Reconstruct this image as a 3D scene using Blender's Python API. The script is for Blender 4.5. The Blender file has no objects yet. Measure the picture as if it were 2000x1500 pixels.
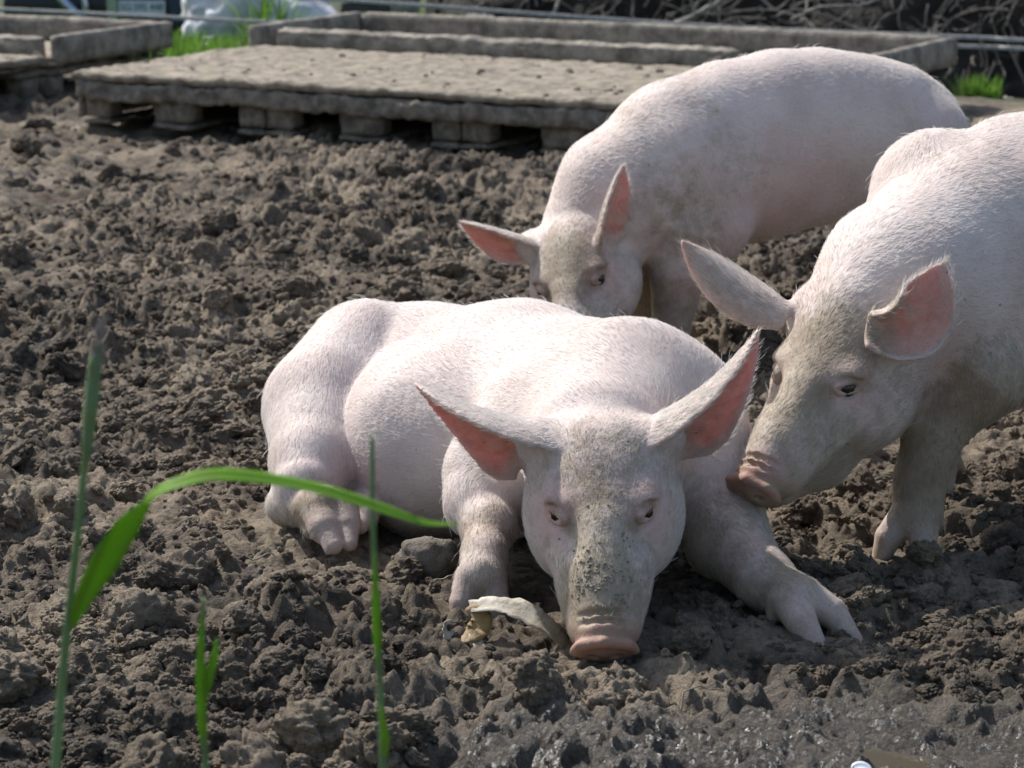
import bpy, bmesh, math, random
import numpy as np
from mathutils import Vector, Matrix

# ---------------------------------------------------------------- camera, sky, sun, exposure
SC = bpy.context.scene
COL = SC.collection
FPX, CAMH = 5150.0, 1.146                     # focal length in photo pixels (2000 wide), camera height in metres
TILT = math.atan(1130 / FPX)
cam_d = bpy.data.cameras.new('camera')
cam = bpy.data.objects.new('camera', cam_d)
COL.objects.link(cam)
cam.location = (0, 0, CAMH)
cam.rotation_euler = (math.radians(90) - TILT, 0, 0)
cam_d.sensor_width = 36
cam_d.lens = FPX / 2000 * 36
cam_d.clip_start, cam_d.clip_end = .1, 500
cam_d.dof.use_dof = True
cam_d.dof.focus_distance = 4.0
cam_d.dof.aperture_fstop = 9.5
SC.camera = cam

SUN_DIR = Vector((-.52, .60, .84)).normalized()     # towards the sun
elev = math.asin(SUN_DIR.z)
wd = bpy.data.worlds.new('World'); SC.world = wd; wd.use_nodes = True
nt = wd.node_tree
sky = nt.nodes.new('ShaderNodeTexSky')
sky.sky_type = 'NISHITA'; sky.sun_disc = False
sky.sun_elevation = elev
sky.sun_rotation = math.atan2(SUN_DIR.x, SUN_DIR.y)
sky.air_density = 1.2; sky.dust_density = 2.5
nt.links.new(sky.outputs[0], nt.nodes['Background'].inputs[0])
nt.nodes['Background'].inputs[1].default_value = .138
sl = bpy.data.lights.new('sun', 'SUN'); sl.energy = 4.7; sl.angle = math.radians(.6); sl.color = (1, .965, .91)
so = bpy.data.objects.new('sun', sl); COL.objects.link(so)
so.rotation_euler = (-SUN_DIR).to_track_quat('-Z', 'Y').to_euler()
vs = SC.view_settings
vs.view_transform = 'Standard'; vs.look = 'None'; vs.exposure = .26; vs.gamma = 1; vs.use_curve_mapping = False
SC.render.engine = 'CYCLES'
SC.cycles_curves.shape = 'RIBBONS'

# ---------------------------------------------------------------- photo pixel -> place
_c, _s = math.cos(TILT), math.sin(TILT)
RT = np.array([1., 0, 0]); FW = np.array([0, _c, -_s]); UP = np.array([0, _s, _c]); CC = np.array([0, 0, CAMH])
def ray(px, py): return FW + RT * (px - 1000) / FPX + UP * (750 - py) / FPX
def W(px, py, Y):                      # point seen at a pixel, Y metres in front of the camera
    d = ray(px, py); return CC + d * (Y / d[1])
def G(px, py, z=0.):                   # point seen at a pixel, on the plane at height z
    d = ray(px, py); return CC + d * ((z - CAMH) / d[2])
def unit(v): v = np.asarray(v, float); return v / (np.linalg.norm(v) + 1e-12)

# ---------------------------------------------------------------- tags, mesh helpers
def tag(o, label=None, cat=None, group=None, kind=None):
    if label: o['label'] = label
    if cat: o['category'] = cat
    if group: o['group'] = group
    if kind: o['kind'] = kind
    return o
def empty(name, loc=(0, 0, 0), rz=0):
    o = bpy.data.objects.new(name, None); COL.objects.link(o); o.location = loc; o.rotation_euler = (0, 0, rz)
    o.empty_display_size = .05; return o
def link(name, me, mat=None, parent=None):
    o = bpy.data.objects.new(name, me); COL.objects.link(o)
    if mat is not None: me.materials.append(mat)
    if parent is not None:
        o.parent = parent
    return o
def mesh_np(name, V, quads=None, tris=None, smooth=True):
    me = bpy.data.meshes.new(name)
    V = np.asarray(V, np.float32)
    me.vertices.add(len(V)); me.vertices.foreach_set('co', V.ravel())
    nq = 0 if quads is None else len(quads); ntr = 0 if tris is None else len(tris)
    loops = []
    if nq: loops.append(np.asarray(quads, np.int32).ravel())
    if ntr: loops.append(np.asarray(tris, np.int32).ravel())
    L = np.concatenate(loops)
    me.loops.add(len(L)); me.loops.foreach_set('vertex_index', L)
    st = np.concatenate([np.arange(nq) * 4, nq * 4 + np.arange(ntr) * 3]).astype(np.int32)
    me.polygons.add(nq + ntr); me.polygons.foreach_set('loop_start', st)
    me.update(calc_edges=True)
    if smooth: me.polygons.foreach_set('use_smooth', np.ones(nq + ntr, bool))
    me.validate()
    return me

# ---------------------------------------------------------------- noise in numpy
def _hash(ix, iy, iz, k):
    h = (ix.astype(np.int64) * 374761393 + iy.astype(np.int64) * 668265263 + iz * 2147483647 + k * 974634777) & 0xffffffff
    h = ((h ^ (h >> 13)) * 1274126177) & 0xffffffff
    h = ((h ^ (h >> 15)) * 2246822519) & 0xffffffff
    return ((h ^ (h >> 16)) & 0xffffff).astype(np.float32) / 16777215.
def vnoise(x, y, k=0):
    xi = np.floor(x); yi = np.floor(y); fx = x - xi; fy = y - yi
    fx = fx * fx * fx * (fx * (fx * 6 - 15) + 10); fy = fy * fy * fy * (fy * (fy * 6 - 15) + 10)
    a = _hash(xi, yi, 0, k); b = _hash(xi + 1, yi, 0, k); c = _hash(xi, yi + 1, 0, k); d = _hash(xi + 1, yi + 1, 0, k)
    return (a + (b - a) * fx) * (1 - fy) + (c + (d - c) * fx) * fy
def fbm(x, y, k=0, n=4, g=.5):
    s = 0; a = 1; t = 0
    for i in range(n):
        s = s + a * vnoise(x * 2 ** i + 13.7 * i, y * 2 ** i - 7.1 * i, k + i); t += a; a *= g
    return s / t
def domes(x, y, cell, k, dens=.8):
    """height of the tallest rounded lump over each point, one random lump a cell"""
    gx = np.floor(x / cell); gy = np.floor(y / cell); out = np.zeros_like(x)
    for i in (-1, 0, 1):
        for j in (-1, 0, 1):
            cx = gx + i; cy = gy + j
            px = (cx + _hash(cx, cy, 1, k)) * cell; py = (cy + _hash(cx, cy, 2, k)) * cell
            r = cell * (.35 + .6 * _hash(cx, cy, 3, k))
            on = _hash(cx, cy, 4, k) < dens
            an = _hash(cx, cy, 5, k) * 3.14; ca = np.cos(an); sa = np.sin(an); st = .65 + .35 * _hash(cx, cy, 6, k)
            dx = x - px; dy = y - py
            u = (dx * ca + dy * sa); v = (-dx * sa + dy * ca) / st
            q = 1 - (u * u + v * v) / (r * r)
            hh = np.clip(q, 0, 1) ** .5 * r * (.5 + .5 * _hash(cx, cy, 7, k)) * on
            out = np.maximum(out, hh)
    return out
def sstep(a, b, x): t = np.clip((x - a) / (b - a), 0, 1); return t * t * (3 - 2 * t)

# ---------------------------------------------------------------- node helpers
def material(name):
    m = bpy.data.materials.new(name); m.use_nodes = True
    t = m.node_tree
    return m, t, t.nodes['Principled BSDF'], t.nodes['Material Output']
def N(t, kind, **kw):
    n = t.nodes.new(kind)
    for k, v in kw.items():
        if k in ('inputs',):
            for i, val in v.items(): n.inputs[i].default_value = val
        else: setattr(n, k, v)
    return n
def mixc(t, fac, a, b, blend='MIX'):
    n = t.nodes.new('ShaderNodeMix'); n.data_type = 'RGBA'; n.blend_type = blend
    for sock, v in ((n.inputs[0], fac), (n.inputs[6], a), (n.inputs[7], b)):
        if hasattr(v, 'is_output'): t.links.new(v, sock)
        elif isinstance(v, (int, float)): sock.default_value = v
        else: sock.default_value = (*v, 1) if len(v) == 3 else v
    return n.outputs[2]
def ramp(t, x, stops):
    n = t.nodes.new('ShaderNodeMapRange'); n.interpolation_type = 'SMOOTHSTEP'
    n.inputs[1].default_value, n.inputs[2].default_value, n.inputs[3].default_value, n.inputs[4].default_value = stops
    t.links.new(x, n.inputs[0]); return n.outputs[0]
def math_n(t, op, a, b=0.):
    n = t.nodes.new('ShaderNodeMath'); n.operation = op
    for s, v in ((n.inputs[0], a), (n.inputs[1], b)):
        if hasattr(v, 'is_output'): t.links.new(v, s)
        else: s.default_value = v
    return n.outputs[0]
def noise(t, scale, detail=4, rough=.55, vec=None, dist=0.):
    n = t.nodes.new('ShaderNodeTexNoise'); n.inputs['Scale'].default_value = scale; n.inputs['Detail'].default_value = detail
    n.inputs['Roughness'].default_value = rough; n.inputs['Distortion'].default_value = dist
    if vec is not None: t.links.new(vec, n.inputs['Vector'])
    return n.outputs[0]
def wpos(t): return t.nodes.new('ShaderNodeNewGeometry').outputs['Position']
def objc(t): return t.nodes.new('ShaderNodeTexCoord').outputs['Object']
def attr(t, name, out='Fac'):
    n = t.nodes.new('ShaderNodeAttribute'); n.attribute_name = name; return n.outputs[out]
def bump(t, bsdf, h, strength=.5, dist=.01):
    n = t.nodes.new('ShaderNodeBump'); n.inputs['Strength'].default_value = strength; n.inputs['Distance'].default_value = dist
    t.links.new(h, n.inputs['Height']); t.links.new(n.outputs[0], bsdf.inputs['Normal'])

# ---------------------------------------------------------------- materials
def soil_material(name, clod=False):
    m, t, b, o = material(name)
    p = wpos(t)
    n1 = noise(t, 2.3, 5, .6, p); n2 = noise(t, 17, 6, .65, p); n3 = noise(t, 130, 5, .7, p)
    dry = (.405, .328, .236); mid = (.200, .158, .114); dark = (.060, .048, .037)
    c = mixc(t, ramp(t, n2, (.34, .62, 0, 1)), dark, mid)
    c = mixc(t, math_n(t, 'MULTIPLY', ramp(t, n1, (.42, .66, 0, 1)), ramp(t, n3, (.3, .65, .25, 1))), c, dry)
    c = mixc(t, ramp(t, n3, (.58, .72, 0, .6)), c, (.40, .335, .265))
    # a little red-brown and grey-blue clay in patches
    c = mixc(t, ramp(t, noise(t, 6.5, 3, .5, p), (.58, .72, 0, .35)), c, (.16, .10, .066))
    c = mixc(t, ramp(t, noise(t, 9.1, 3, .5, p), (.60, .74, 0, .4)), c, (.13, .125, .115))
    if not clod:
        wet = attr(t, 'wet'); grass = attr(t, 'turf')
        wet = math_n(t, 'MULTIPLY', wet, ramp(t, n2, (.3, .55, .35, 1)))
        c = mixc(t, wet, c, mixc(t, ramp(t, n3, (.4, .6, 0, 1)), (.058, .051, .043), (.125, .112, .094)))
        c = mixc(t, grass, c, (.045, .06, .02))
        r = t.nodes.new('ShaderNodeMapRange'); r.inputs[3].default_value = .85; r.inputs[4].default_value = .19
        t.links.new(wet, r.inputs[0]); t.links.new(r.outputs[0], b.inputs['Roughness'])
    else:
        b.inputs['Roughness'].default_value = .85
    t.links.new(c, b.inputs['Base Color'])
    b.inputs['Specular IOR Level'].default_value = .35
    h = math_n(t, 'ADD', math_n(t, 'MULTIPLY', noise(t, 75, 6, .72, p), 1.), math_n(t, 'MULTIPLY', noise(t, 330, 4, .7, p), .35))
    bump(t, b, h, 1., .016)
    return m
M_SOIL = soil_material('soil'); M_CLOD = soil_material('clod_soil', True)

def skin_material():
    m, t, b, o = material('pig_skin')
    p = objc(t)
    pink = attr(t, 'pink'); dirt = attr(t, 'dirt'); horn = attr(t, 'horn'); blush = attr(t, 'blush')
    n1 = noise(t, 7, 4, .6, p); n2 = noise(t, 38, 5, .65, p); n3 = noise(t, 260, 4, .7, p)
    c = mixc(t, ramp(t, n1, (.3, .7, 0, 1)), (.54, .43, .395), (.64, .55, .515))
    c = mixc(t, math_n(t, 'MULTIPLY', blush, .7), c, (.55, .29, .26))
    c = mixc(t, attr(t, 'nose'), c, mixc(t, ramp(t, n2, (.35, .65, 0, 1)), (.30, .125, .085), (.46, .23, .175)))
    c = mixc(t, pink, c, mixc(t, ramp(t, n2, (.3, .7, 0, 1)), (.58, .27, .215), (.72, .46, .40)))
    c = mixc(t, horn, c, mixc(t, ramp(t, n2, (.35, .65, 0, 1)), (.36, .275, .235), (.58, .46, .41)))
    # patchy dried mud, plus the shade painted into one ear canal
    dm = math_n(t, 'ADD', dirt, math_n(t, 'MULTIPLY', math_n(t, 'SUBTRACT', n2, .5), 1.1))
    dm = math_n(t, 'ADD', dm, math_n(t, 'MULTIPLY', math_n(t, 'SUBTRACT', n3, .5), .6))
    dm = math_n(t, 'MULTIPLY', ramp(t, dm, (.22, .85, 0, .9)), 1.)
    c = mixc(t, dm, c, mixc(t, ramp(t, n1, (.35, .65, 0, 1)), (.22, .165, .105), (.34, .285, .205)))
    # tiny specks all over
    sp = ramp(t, noise(t, 95, 3, .6, p), (.69, .74, 0, .75))
    c = mixc(t, sp, c, (.12, .09, .07))
    t.links.new(c, b.inputs['Base Color'])
    b.inputs['Roughness'].default_value = .62
    b.inputs['Specular IOR Level'].default_value = .3
    b.subsurface_method = 'RANDOM_WALK' if hasattr(b, 'subsurface_method') else None
    t.links.new(math_n(t, 'ADD', math_n(t, 'MULTIPLY', attr(t, 'ear'), .42), .14), b.inputs['Subsurface Weight'])
    b.inputs['Subsurface Radius'].default_value = (1, .30, .16)
    b.inputs['Subsurface Scale'].default_value = .011
    h = math_n(t, 'ADD', math_n(t, 'MULTIPLY', noise(t, 55, 4, .6, p), 1.), math_n(t, 'MULTIPLY', n3, .4))
    bump(t, b, h, .35, .006)
    return m
M_SKIN = skin_material()

def hair_material():
    m, t, b, o = material('pig_bristle')
    t.nodes.remove(b)
    tint = attr(t, 'tint', 'Color')
    d = t.nodes.new('ShaderNodeBsdfDiffuse'); tr = t.nodes.new('ShaderNodeBsdfTranslucent'); g = t.nodes.new('ShaderNodeBsdfGlossy')
    g.inputs['Roughness'].default_value = .35; g.inputs['Color'].default_value = (.5, .5, .5, 1)
    t.links.new(tint, d.inputs[0]); t.links.new(tint, tr.inputs[0])
    m1 = t.nodes.new('ShaderNodeMixShader'); m1.inputs[0].default_value = .5
    t.links.new(d.outputs[0], m1.inputs[1]); t.links.new(tr.outputs[0], m1.inputs[2])
    m2 = t.nodes.new('ShaderNodeMixShader'); m2.inputs[0].default_value = .08
    t.links.new(m1.outputs[0], m2.inputs[1]); t.links.new(g.outputs[0], m2.inputs[2])
    t.links.new(m2.outputs[0], o.inputs[0])
    return m
M_HAIR = hair_material()

def plain(name, col, rough=.6, var=.25, scale=30, bumps=.3, bscale=80, coord='obj', metallic=0., col2=None):
    m, t, b, o = material(name)
    p = objc(t) if coord == 'obj' else wpos(t)
    c2 = col2 or tuple(max(0, x * (1 - var * 1.6)) for x in col)
    c = mixc(t, ramp(t, noise(t, scale, 5, .65, p), (.32, .68, 0, 1)), c2, col)
    t.links.new(c, b.inputs['Base Color'])
    b.inputs['Roughness'].default_value = rough; b.inputs['Metallic'].default_value = metallic
    if bumps: bump(t, b, noise(t, bscale, 5, .65, p), bumps, .01)
    return m
M_EYE, _t, _b, _o = material('eyeball'); _b.inputs['Base Color'].default_value = (.012, .010, .009, 1); _b.inputs['Roughness'].default_value = .08

# ---------------------------------------------------------------- implicit body builder
class Body:
    def __init__(s, lo, hi, fine, hc=.0062, hf=.0025):
        s.ax = []
        for i in range(3):
            xs = [lo[i]]
            while xs[-1] < hi[i]:
                d = min([max(f[0][i] - xs[-1], xs[-1] - f[1][i], 0) for f in fine] or [9])
                xs.append(xs[-1] + min(hc, hf + d * .25))
            s.ax.append(np.array(xs))
        s.f = np.full([len(a) for a in s.ax], .1, np.float32)
        s.pr = []; s.ears = []
    def blk(s, lo, hi):
        sl = []; co = []
        for i in range(3):
            a = np.searchsorted(s.ax[i], lo[i]); b = np.searchsorted(s.ax[i], hi[i])
            sl.append(slice(a, b)); sh = [1, 1, 1]; sh[i] = -1
            co.append(s.ax[i][a:b].astype(np.float32).reshape(sh))
        return tuple(sl), co
    def apply(s, lo, hi, fn, k, sub=False):
        lo = np.asarray(lo) - k - .012; hi = np.asarray(hi) + k + .012
        sl, co = s.blk(lo, hi)
        if 0 in s.f[sl].shape: return
        d = fn(*co); f = s.f[sl]
        if sub:
            d = -d; h = np.maximum(k - np.abs(f - d), 0) / k; s.f[sl] = np.maximum(f, d) + h * h * k * .25
        else:
            h = np.maximum(k - np.abs(f - d), 0) / k; s.f[sl] = np.minimum(f, d) - h * h * k * .25
    def seg(s, a, b, ra, rb, k=.03, hair=None, sub=False, **tags):
        a = np.asarray(a, float); b = np.asarray(b, float); ba = b - a; L = ba @ ba + 1e-12
        def fn(x, y, z):
            x = x - a[0]; y = y - a[1]; z = z - a[2]
            t = np.clip((x * ba[0] + y * ba[1] + z * ba[2]) / L, 0, 1)
            return np.sqrt((x - t * ba[0]) ** 2 + (y - t * ba[1]) ** 2 + (z - t * ba[2]) ** 2) - (ra + (rb - ra) * t)
        s.apply(np.minimum(a - ra, b - rb), np.maximum(a + ra, b + rb), fn, k, sub)
        if not sub: s.pr.append((fn, unit(ba) if hair is None else unit(hair), tags))
    def chain(s, pts, k=.03, hair=None, sub=False, **tags):
        for (p, r), (q, r2) in zip(pts[:-1], pts[1:]): s.seg(p, q, r, r2, k, hair, sub, **tags)
    def ell(s, c, r, R=None, k=.03, hair=(0, 0, -1), sub=False, **tags):
        c = np.asarray(c, float); r = np.asarray(r, float); R = np.eye(3) if R is None else np.asarray(R)
        ext = np.sqrt(((R * r[None, :]) ** 2).sum(1))
        def fn(x, y, z):
            x = x - c[0]; y = y - c[1]; z = z - c[2]
            q = [R[0, i] * x + R[1, i] * y + R[2, i] * z for i in range(3)]
            k0 = np.sqrt(sum((q[i] / r[i]) ** 2 for i in range(3)))
            k1 = np.sqrt(sum((q[i] / r[i] ** 2) ** 2 for i in range(3))) + 1e-9
            return k0 * (k0 - 1) / k1
        s.apply(c - ext, c + ext, fn, k, sub)
        if not sub: s.pr.append((fn, unit(hair), tags))
    def ear(s, axis, Nb, Nt, w, u0=-1., u1=1., arc0=1.25, arc1=.55, th=.0042, k=.014, prof=None, curl=0.):
        A, Bm, T_ = [np.asarray(p, float) for p in axis]
        n = 90; vs_ = np.linspace(0, 1, n); P = []; Nn = []; Tt = []; Ee = []; TH = []; Vv = []
        c1 = 2 * Bm - .5 * (A + T_)
        for v in vs_:
            c = (1 - v) ** 2 * A + 2 * v * (1 - v) * c1 + v * v * T_
            tg = unit(2 * (1 - v) * (c1 - A) + 2 * v * (T_ - c1))
            nn = unit(np.asarray(Nb) * (1 - v) + np.asarray(Nt) * v); nn = unit(nn - tg * (nn @ tg)); bb = np.cross(tg, nn)
            ww = w * np.interp(v, [0, .2, .4, .6, .8, .93, 1], prof or [.62, .95, 1, .86, .55, .26, .06])
            ph = arc0 + (arc1 - arc0) * v; R = ww / ph
            for u in np.linspace(u0, u1, 64):
                f = u * ph
                P.append(c + R * (math.sin(f) * bb + (math.cos(f) - 1) * nn)); Nn.append(math.sin(f) * bb + math.cos(f) * nn)
                Ee.append(abs((2 * u - u0 - u1) / (u1 - u0))); Tt.append(tg); TH.append(th * (1.25 - .55 * v) * (1 - .35 * abs((2 * u - u0 - u1) / (u1 - u0)) ** 3)); Vv.append(v)
        P = np.array(P); Nn = np.array(Nn); Tt = np.array(Tt); TH = np.array(TH)
        lo = P.min(0) - .03; hi = P.max(0) + .03
        sl, co = s.blk(lo, hi)
        e = np.full(s.f[sl].shape, .1, np.float32); pad = .016
        X = [c.ravel() for c in co]
        for p, t_ in zip(P, TH):
            ix = [slice(np.searchsorted(X[i], p[i] - pad), np.searchsorted(X[i], p[i] + pad)) for i in range(3)]
            d = np.sqrt((X[0][ix[0]] - p[0])[:, None, None] ** 2 + (X[1][ix[1]] - p[1])[None, :, None] ** 2 + (X[2][ix[2]] - p[2])[None, None, :] ** 2) - t_
            bl = e[ix[0], ix[1], ix[2]]; np.minimum(bl, d, out=bl)
        f = s.f[sl]; h = np.maximum(k - np.abs(f - e), 0) / k; s.f[sl] = np.minimum(f, e) - h * h * k * .25
        s.ears.append((P, Nn, Tt, np.array(Vv), np.array(Ee)))
    def mesh(s):
        f = s.f; neg = f < 0; n0, n1, n2 = f.shape
        c = np.zeros((n0 - 1, n1 - 1, n2 - 1), np.int8)
        for i in (0, 1):
            for j in (0, 1):
                for k in (0, 1): c += neg[i:n0 - 1 + i, j:n1 - 1 + j, k:n2 - 1 + k]
        act = (c > 0) & (c < 8); idx = np.full(act.shape, -1, np.int32); I = np.argwhere(act); idx[act] = np.arange(len(I))
        V = np.zeros((len(I), 3)); cnt = np.zeros(len(I))
        cor = [(i, j, k) for i in (0, 1) for j in (0, 1) for k in (0, 1)]
        ed = [(a, b) for a in cor for b in cor if sum(b) - sum(a) == 1 and all(y >= x for x, y in zip(a, b))]
        vals = {q: f[I[:, 0] + q[0], I[:, 1] + q[1], I[:, 2] + q[2]].astype(float) for q in cor}
        crd = [[s.ax[d][I[:, d] + o] for o in (0, 1)] for d in range(3)]
        for a, b in ed:
            fa, fb = vals[a], vals[b]; x = (fa < 0) != (fb < 0)
            t = np.where(x, fa / np.where(x, fa - fb, 1), 0)
            for d in range(3): V[:, d] += np.where(x, crd[d][a[d]] * (1 - t) + crd[d][b[d]] * t, 0)
            cnt += x
        V /= cnt[:, None]
        Q = []
        for d in range(3):
            o1, o2 = [(1, 2), (2, 0), (0, 1)][d]
            sa = [slice(1, -1)] * 3; sb = [slice(1, -1)] * 3; sa[d] = slice(0, -1); sb[d] = slice(1, None)
            A = neg[tuple(sa)]; Bn = neg[tuple(sb)]
            for flip, mk in ((False, A & ~Bn), (True, ~A & Bn)):
                J = np.argwhere(mk)
                if not len(J): continue
                J[:, o1] += 1; J[:, o2] += 1
                e1 = np.zeros(3, int); e1[o1] = 1; e2 = np.zeros(3, int); e2[o2] = 1
                q = [idx[tuple((J - x).T)] for x in (e1 + e2, e2, 0 * e1, e1)]
                if flip: q = q[::-1]
                Q.append(np.stack(q, 1))
        Q = np.concatenate(Q); Q = Q[(Q >= 0).all(1)]
        # keep the largest piece only is not needed: all pieces overlap.  one light smoothing pass
        nb = np.zeros_like(V); nc = np.zeros(len(V))
        for a, b in ((0, 1), (1, 2), (2, 3), (3, 0)):
            for x, y in ((a, b), (b, a)):
                for d in range(3): nb[:, d] += np.bincount(Q[:, x], V[Q[:, y], d], len(V))
                nc += np.bincount(Q[:, x], minlength=len(V))
        V = V * .5 + nb / np.maximum(nc, 1)[:, None] * .5
        return V, Q
    def attrs(s, V, names):
        out = {n: np.zeros(len(V)) for n in names}; flow = np.zeros((len(V), 3)); tot = np.zeros(len(V))
        x, y, z = V.T
        for fn, hd, tags in s.pr:
            w = np.exp(-np.clip(fn(x, y, z), 0, .2) / .012)
            w = w * tags.get('w', 1.)
            flow += w[:, None] * hd; tot += w
            for n in names: out[n] += w * tags.get(n, 0.)
        for n in names: out[n] /= tot + 1e-6
        inn = np.zeros(len(V)); onear = np.zeros(len(V))
        for P, Nn, Tt, Vv, Ee in s.ears:
            I = np.where(((V > P.min(0) - .012) & (V < P.max(0) + .012)).all(1))[0]
            for ch in np.array_split(I, max(1, len(I) // 1500)):
                if not len(ch): continue
                D = ((V[ch][:, None, :] - P[None, ::1, :]) ** 2).sum(2); j = D.argmin(1); d = np.sqrt(D[np.arange(len(ch)), j])
                on = d < .0085
                sgn = ((V[ch] - P[j]) * Nn[j]).sum(1)
                flow[ch[on]] = Tt[j[on]]
                onear[ch[on]] = np.clip(Vv[j[on]] * 6, 0, 1)
                inn[ch[on]] = sstep(.0, -.0022, sgn[on]) * (1 - sstep(.80, .99, Ee[j[on]])) * (1 - sstep(.86, 1., Vv[j[on]]))
        return out, flow, inn, onear

# ---------------------------------------------------------------- pigs
RNG = np.random.default_rng(7)
def frame(f, u):
    f = unit(f); u = np.asarray(u, float); u = unit(u - f * (u @ f)); return np.stack([np.cross(f, u), f, u], 1)

HEAD_STAINS = []
def add_head(B, f, u, t, S, squint=.0052, disc=-8):
    """one pig's head; local axes x = its right, y = towards the snout, z = up through the forehead"""
    R = frame(f, u); t = np.asarray(t, float)
    L = lambda p: t + S * (R @ np.asarray(p, float))
    back = -R[:, 1]
    def E(c, r, k=.03, sub=False, rx=0, rz=0, hair=None, **tg):
        a, b = math.radians(rx), math.radians(rz)
        Rx = np.array([[1, 0, 0], [0, math.cos(a), -math.sin(a)], [0, math.sin(a), math.cos(a)]])
        Rz = np.array([[math.cos(b), -math.sin(b), 0], [math.sin(b), math.cos(b), 0], [0, 0, 1]])
        B.ell(L(c), S * np.asarray(r), R @ Rz @ Rx, k * S, back if hair is None else hair, sub, **tg)
    def C(pts, k=.03, sub=False, hair=None, **tg):
        B.chain([(L(p), r * S) for p, r in pts], k * S, back if hair is None else hair, sub, **tg)
    E((0, .02, .004), (.097, .108, .080), .03, dirt=.26)
    E((0, .075, .040), (.078, .105, .046), .03, rx=-12, dirt=.55)
    for x in (-1, 1): C([((x * .045, -.005, .026), .050), ((x * .092, -.018, .046), .033)], .035, hair=R @ np.array([x, -.5, .3]), dirt=.12)
    C([((0, .12, .0), .068), ((0, .21, .0), .055), ((0, .30, -.001), .042)], .035, dirt=.42)
    C([((0, .155, .030), .040), ((0, .25, .018), .030), ((0, .312, .012), .025)], .025, dirt=.45)
    for x in (-1, 1):
        E((x * .064, .075, -.038), (.054, .095, .068), .035, rz=x * 12, dirt=.24)
        C([((x * .036, .17, -.012), .038), ((x * .026, .285, -.012), .026)], .022, dirt=.32)
        E((x * .060, .106, .0555), (.022, .038, .0125), .020, rz=x * 10, dirt=.35)                # brow
        E((x * .052, .168, .055), (.013, .034, .012), .024, True, rz=x * 6)
    C([((0, .05, -.085), .068), ((0, .17, -.074), .052), ((0, .275, -.046), .030)], .03, dirt=.3)
    # mouth line, snout folds
    for x in (-1, 1):
        C([((x * .024, .318, -.040), .0040), ((x * .046, .275, -.044), .0050), ((x * .060, .230, -.047), .0055), ((x * .067, .192, -.042), .0050), ((x * .069, .174, -.028), .003)], .006, True)
        for yy, zz in ((.299, .0415), (.3125, .0395)):
            C([((0, yy, zz + .001), .0030), ((x * .020, yy - .001, zz - .003), .0028), ((x * .034, yy - .006, zz - .014), .0016)], .007, True)
    # snout disc: rooting plate with a rolled upper rim, hinged by `disc` degrees
    cd, sd = math.cos(math.radians(disc)), math.sin(math.radians(disc))
    D = lambda x, y, z: (x, .326 + y * cd - z * sd, -.002 + y * sd + z * cd)
    E(D(0, .004, 0), (.0475, .013, .037), .006, rx=disc, blush=1., nose=1., dirt=.42, bald=1., w=3.)
    C([(D(-.044, .006, -.004), .006), (D(-.034, .007, .022), .007), (D(0, .007, .0345), .0075), (D(.034, .007, .022), .007), (D(.044, .006, -.004), .006)], .005, blush=1., nose=.7, dirt=.4, bald=1., w=3.)
    for x in (-1, 1):
        E(D(x * .0165, .017, .001), (.0075, .014, .0062), .004, True, rx=disc, rz=-x * 8)
    eyes = []; stains = HEAD_STAINS; stains.clear()
    for x in (-1, 1):
        n = unit((x * .80, .36, .48)); e = np.array((x * .068, .125, .047))
        ty = unit(np.array((0, 1., -.18)) - n * (np.array((0, 1., -.18)) @ n)); tz = np.cross(n, ty) * (1 if x < 0 else -1)
        if tz[2] < 0: tz = -tz
        ty, tz = unit(ty * .74 + tz * .60), unit(tz * .74 - ty * .60)
        B.ell(L(e + n * .004), S * np.array((.021, .016, .014)), R @ np.stack([ty, tz, n], 1), .010 * S, back, True)
        lid = lambda a, h, d: e + ty * .0205 * math.cos(a) + tz * h * math.sin(a) + n * (d - .004 * abs(math.cos(a)))
        A = np.linspace(0, math.pi, 7)
        B.chain([(L(lid(a, 0.0092, .0005)), .0046 * S) for a in A], .004 * S, back, blush=.55, dirt=.3, bald=.6, w=2.)
        B.chain([(L(lid(-a, .0076, -.0005)), .0038 * S) for a in A], .004 * S, back, blush=.75, bald=.8, w=2.)
        B.chain([(L(lid(a, squint * 1.2 + .0042, .0028)), .0034 * S) for a in A[1:-1]], .003 * S, back, blush=.55, dirt=.5, bald=.9, w=2.)
        # tear trough towards the snout
        B.chain([(L(e + ty * .0225 + n * .001), .0028 * S), (L(e + ty * .034 - tz * .006 - n * .002), .0016 * S)], .006 * S, None, True)
        eyes.append((L(e - n * .0114), .0160 * S)); stains.append((L(e + ty * .031 - tz * .006), .009 * S, 'dirt', 1.)); stains.append((L(e + n * .004 - ty * .004), .014 * S, 'blush', .35)); stains.append((L(e + tz * .012 - ty * .01), .012 * S, 'dirt', .35))
    return L, R, eyes

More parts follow.
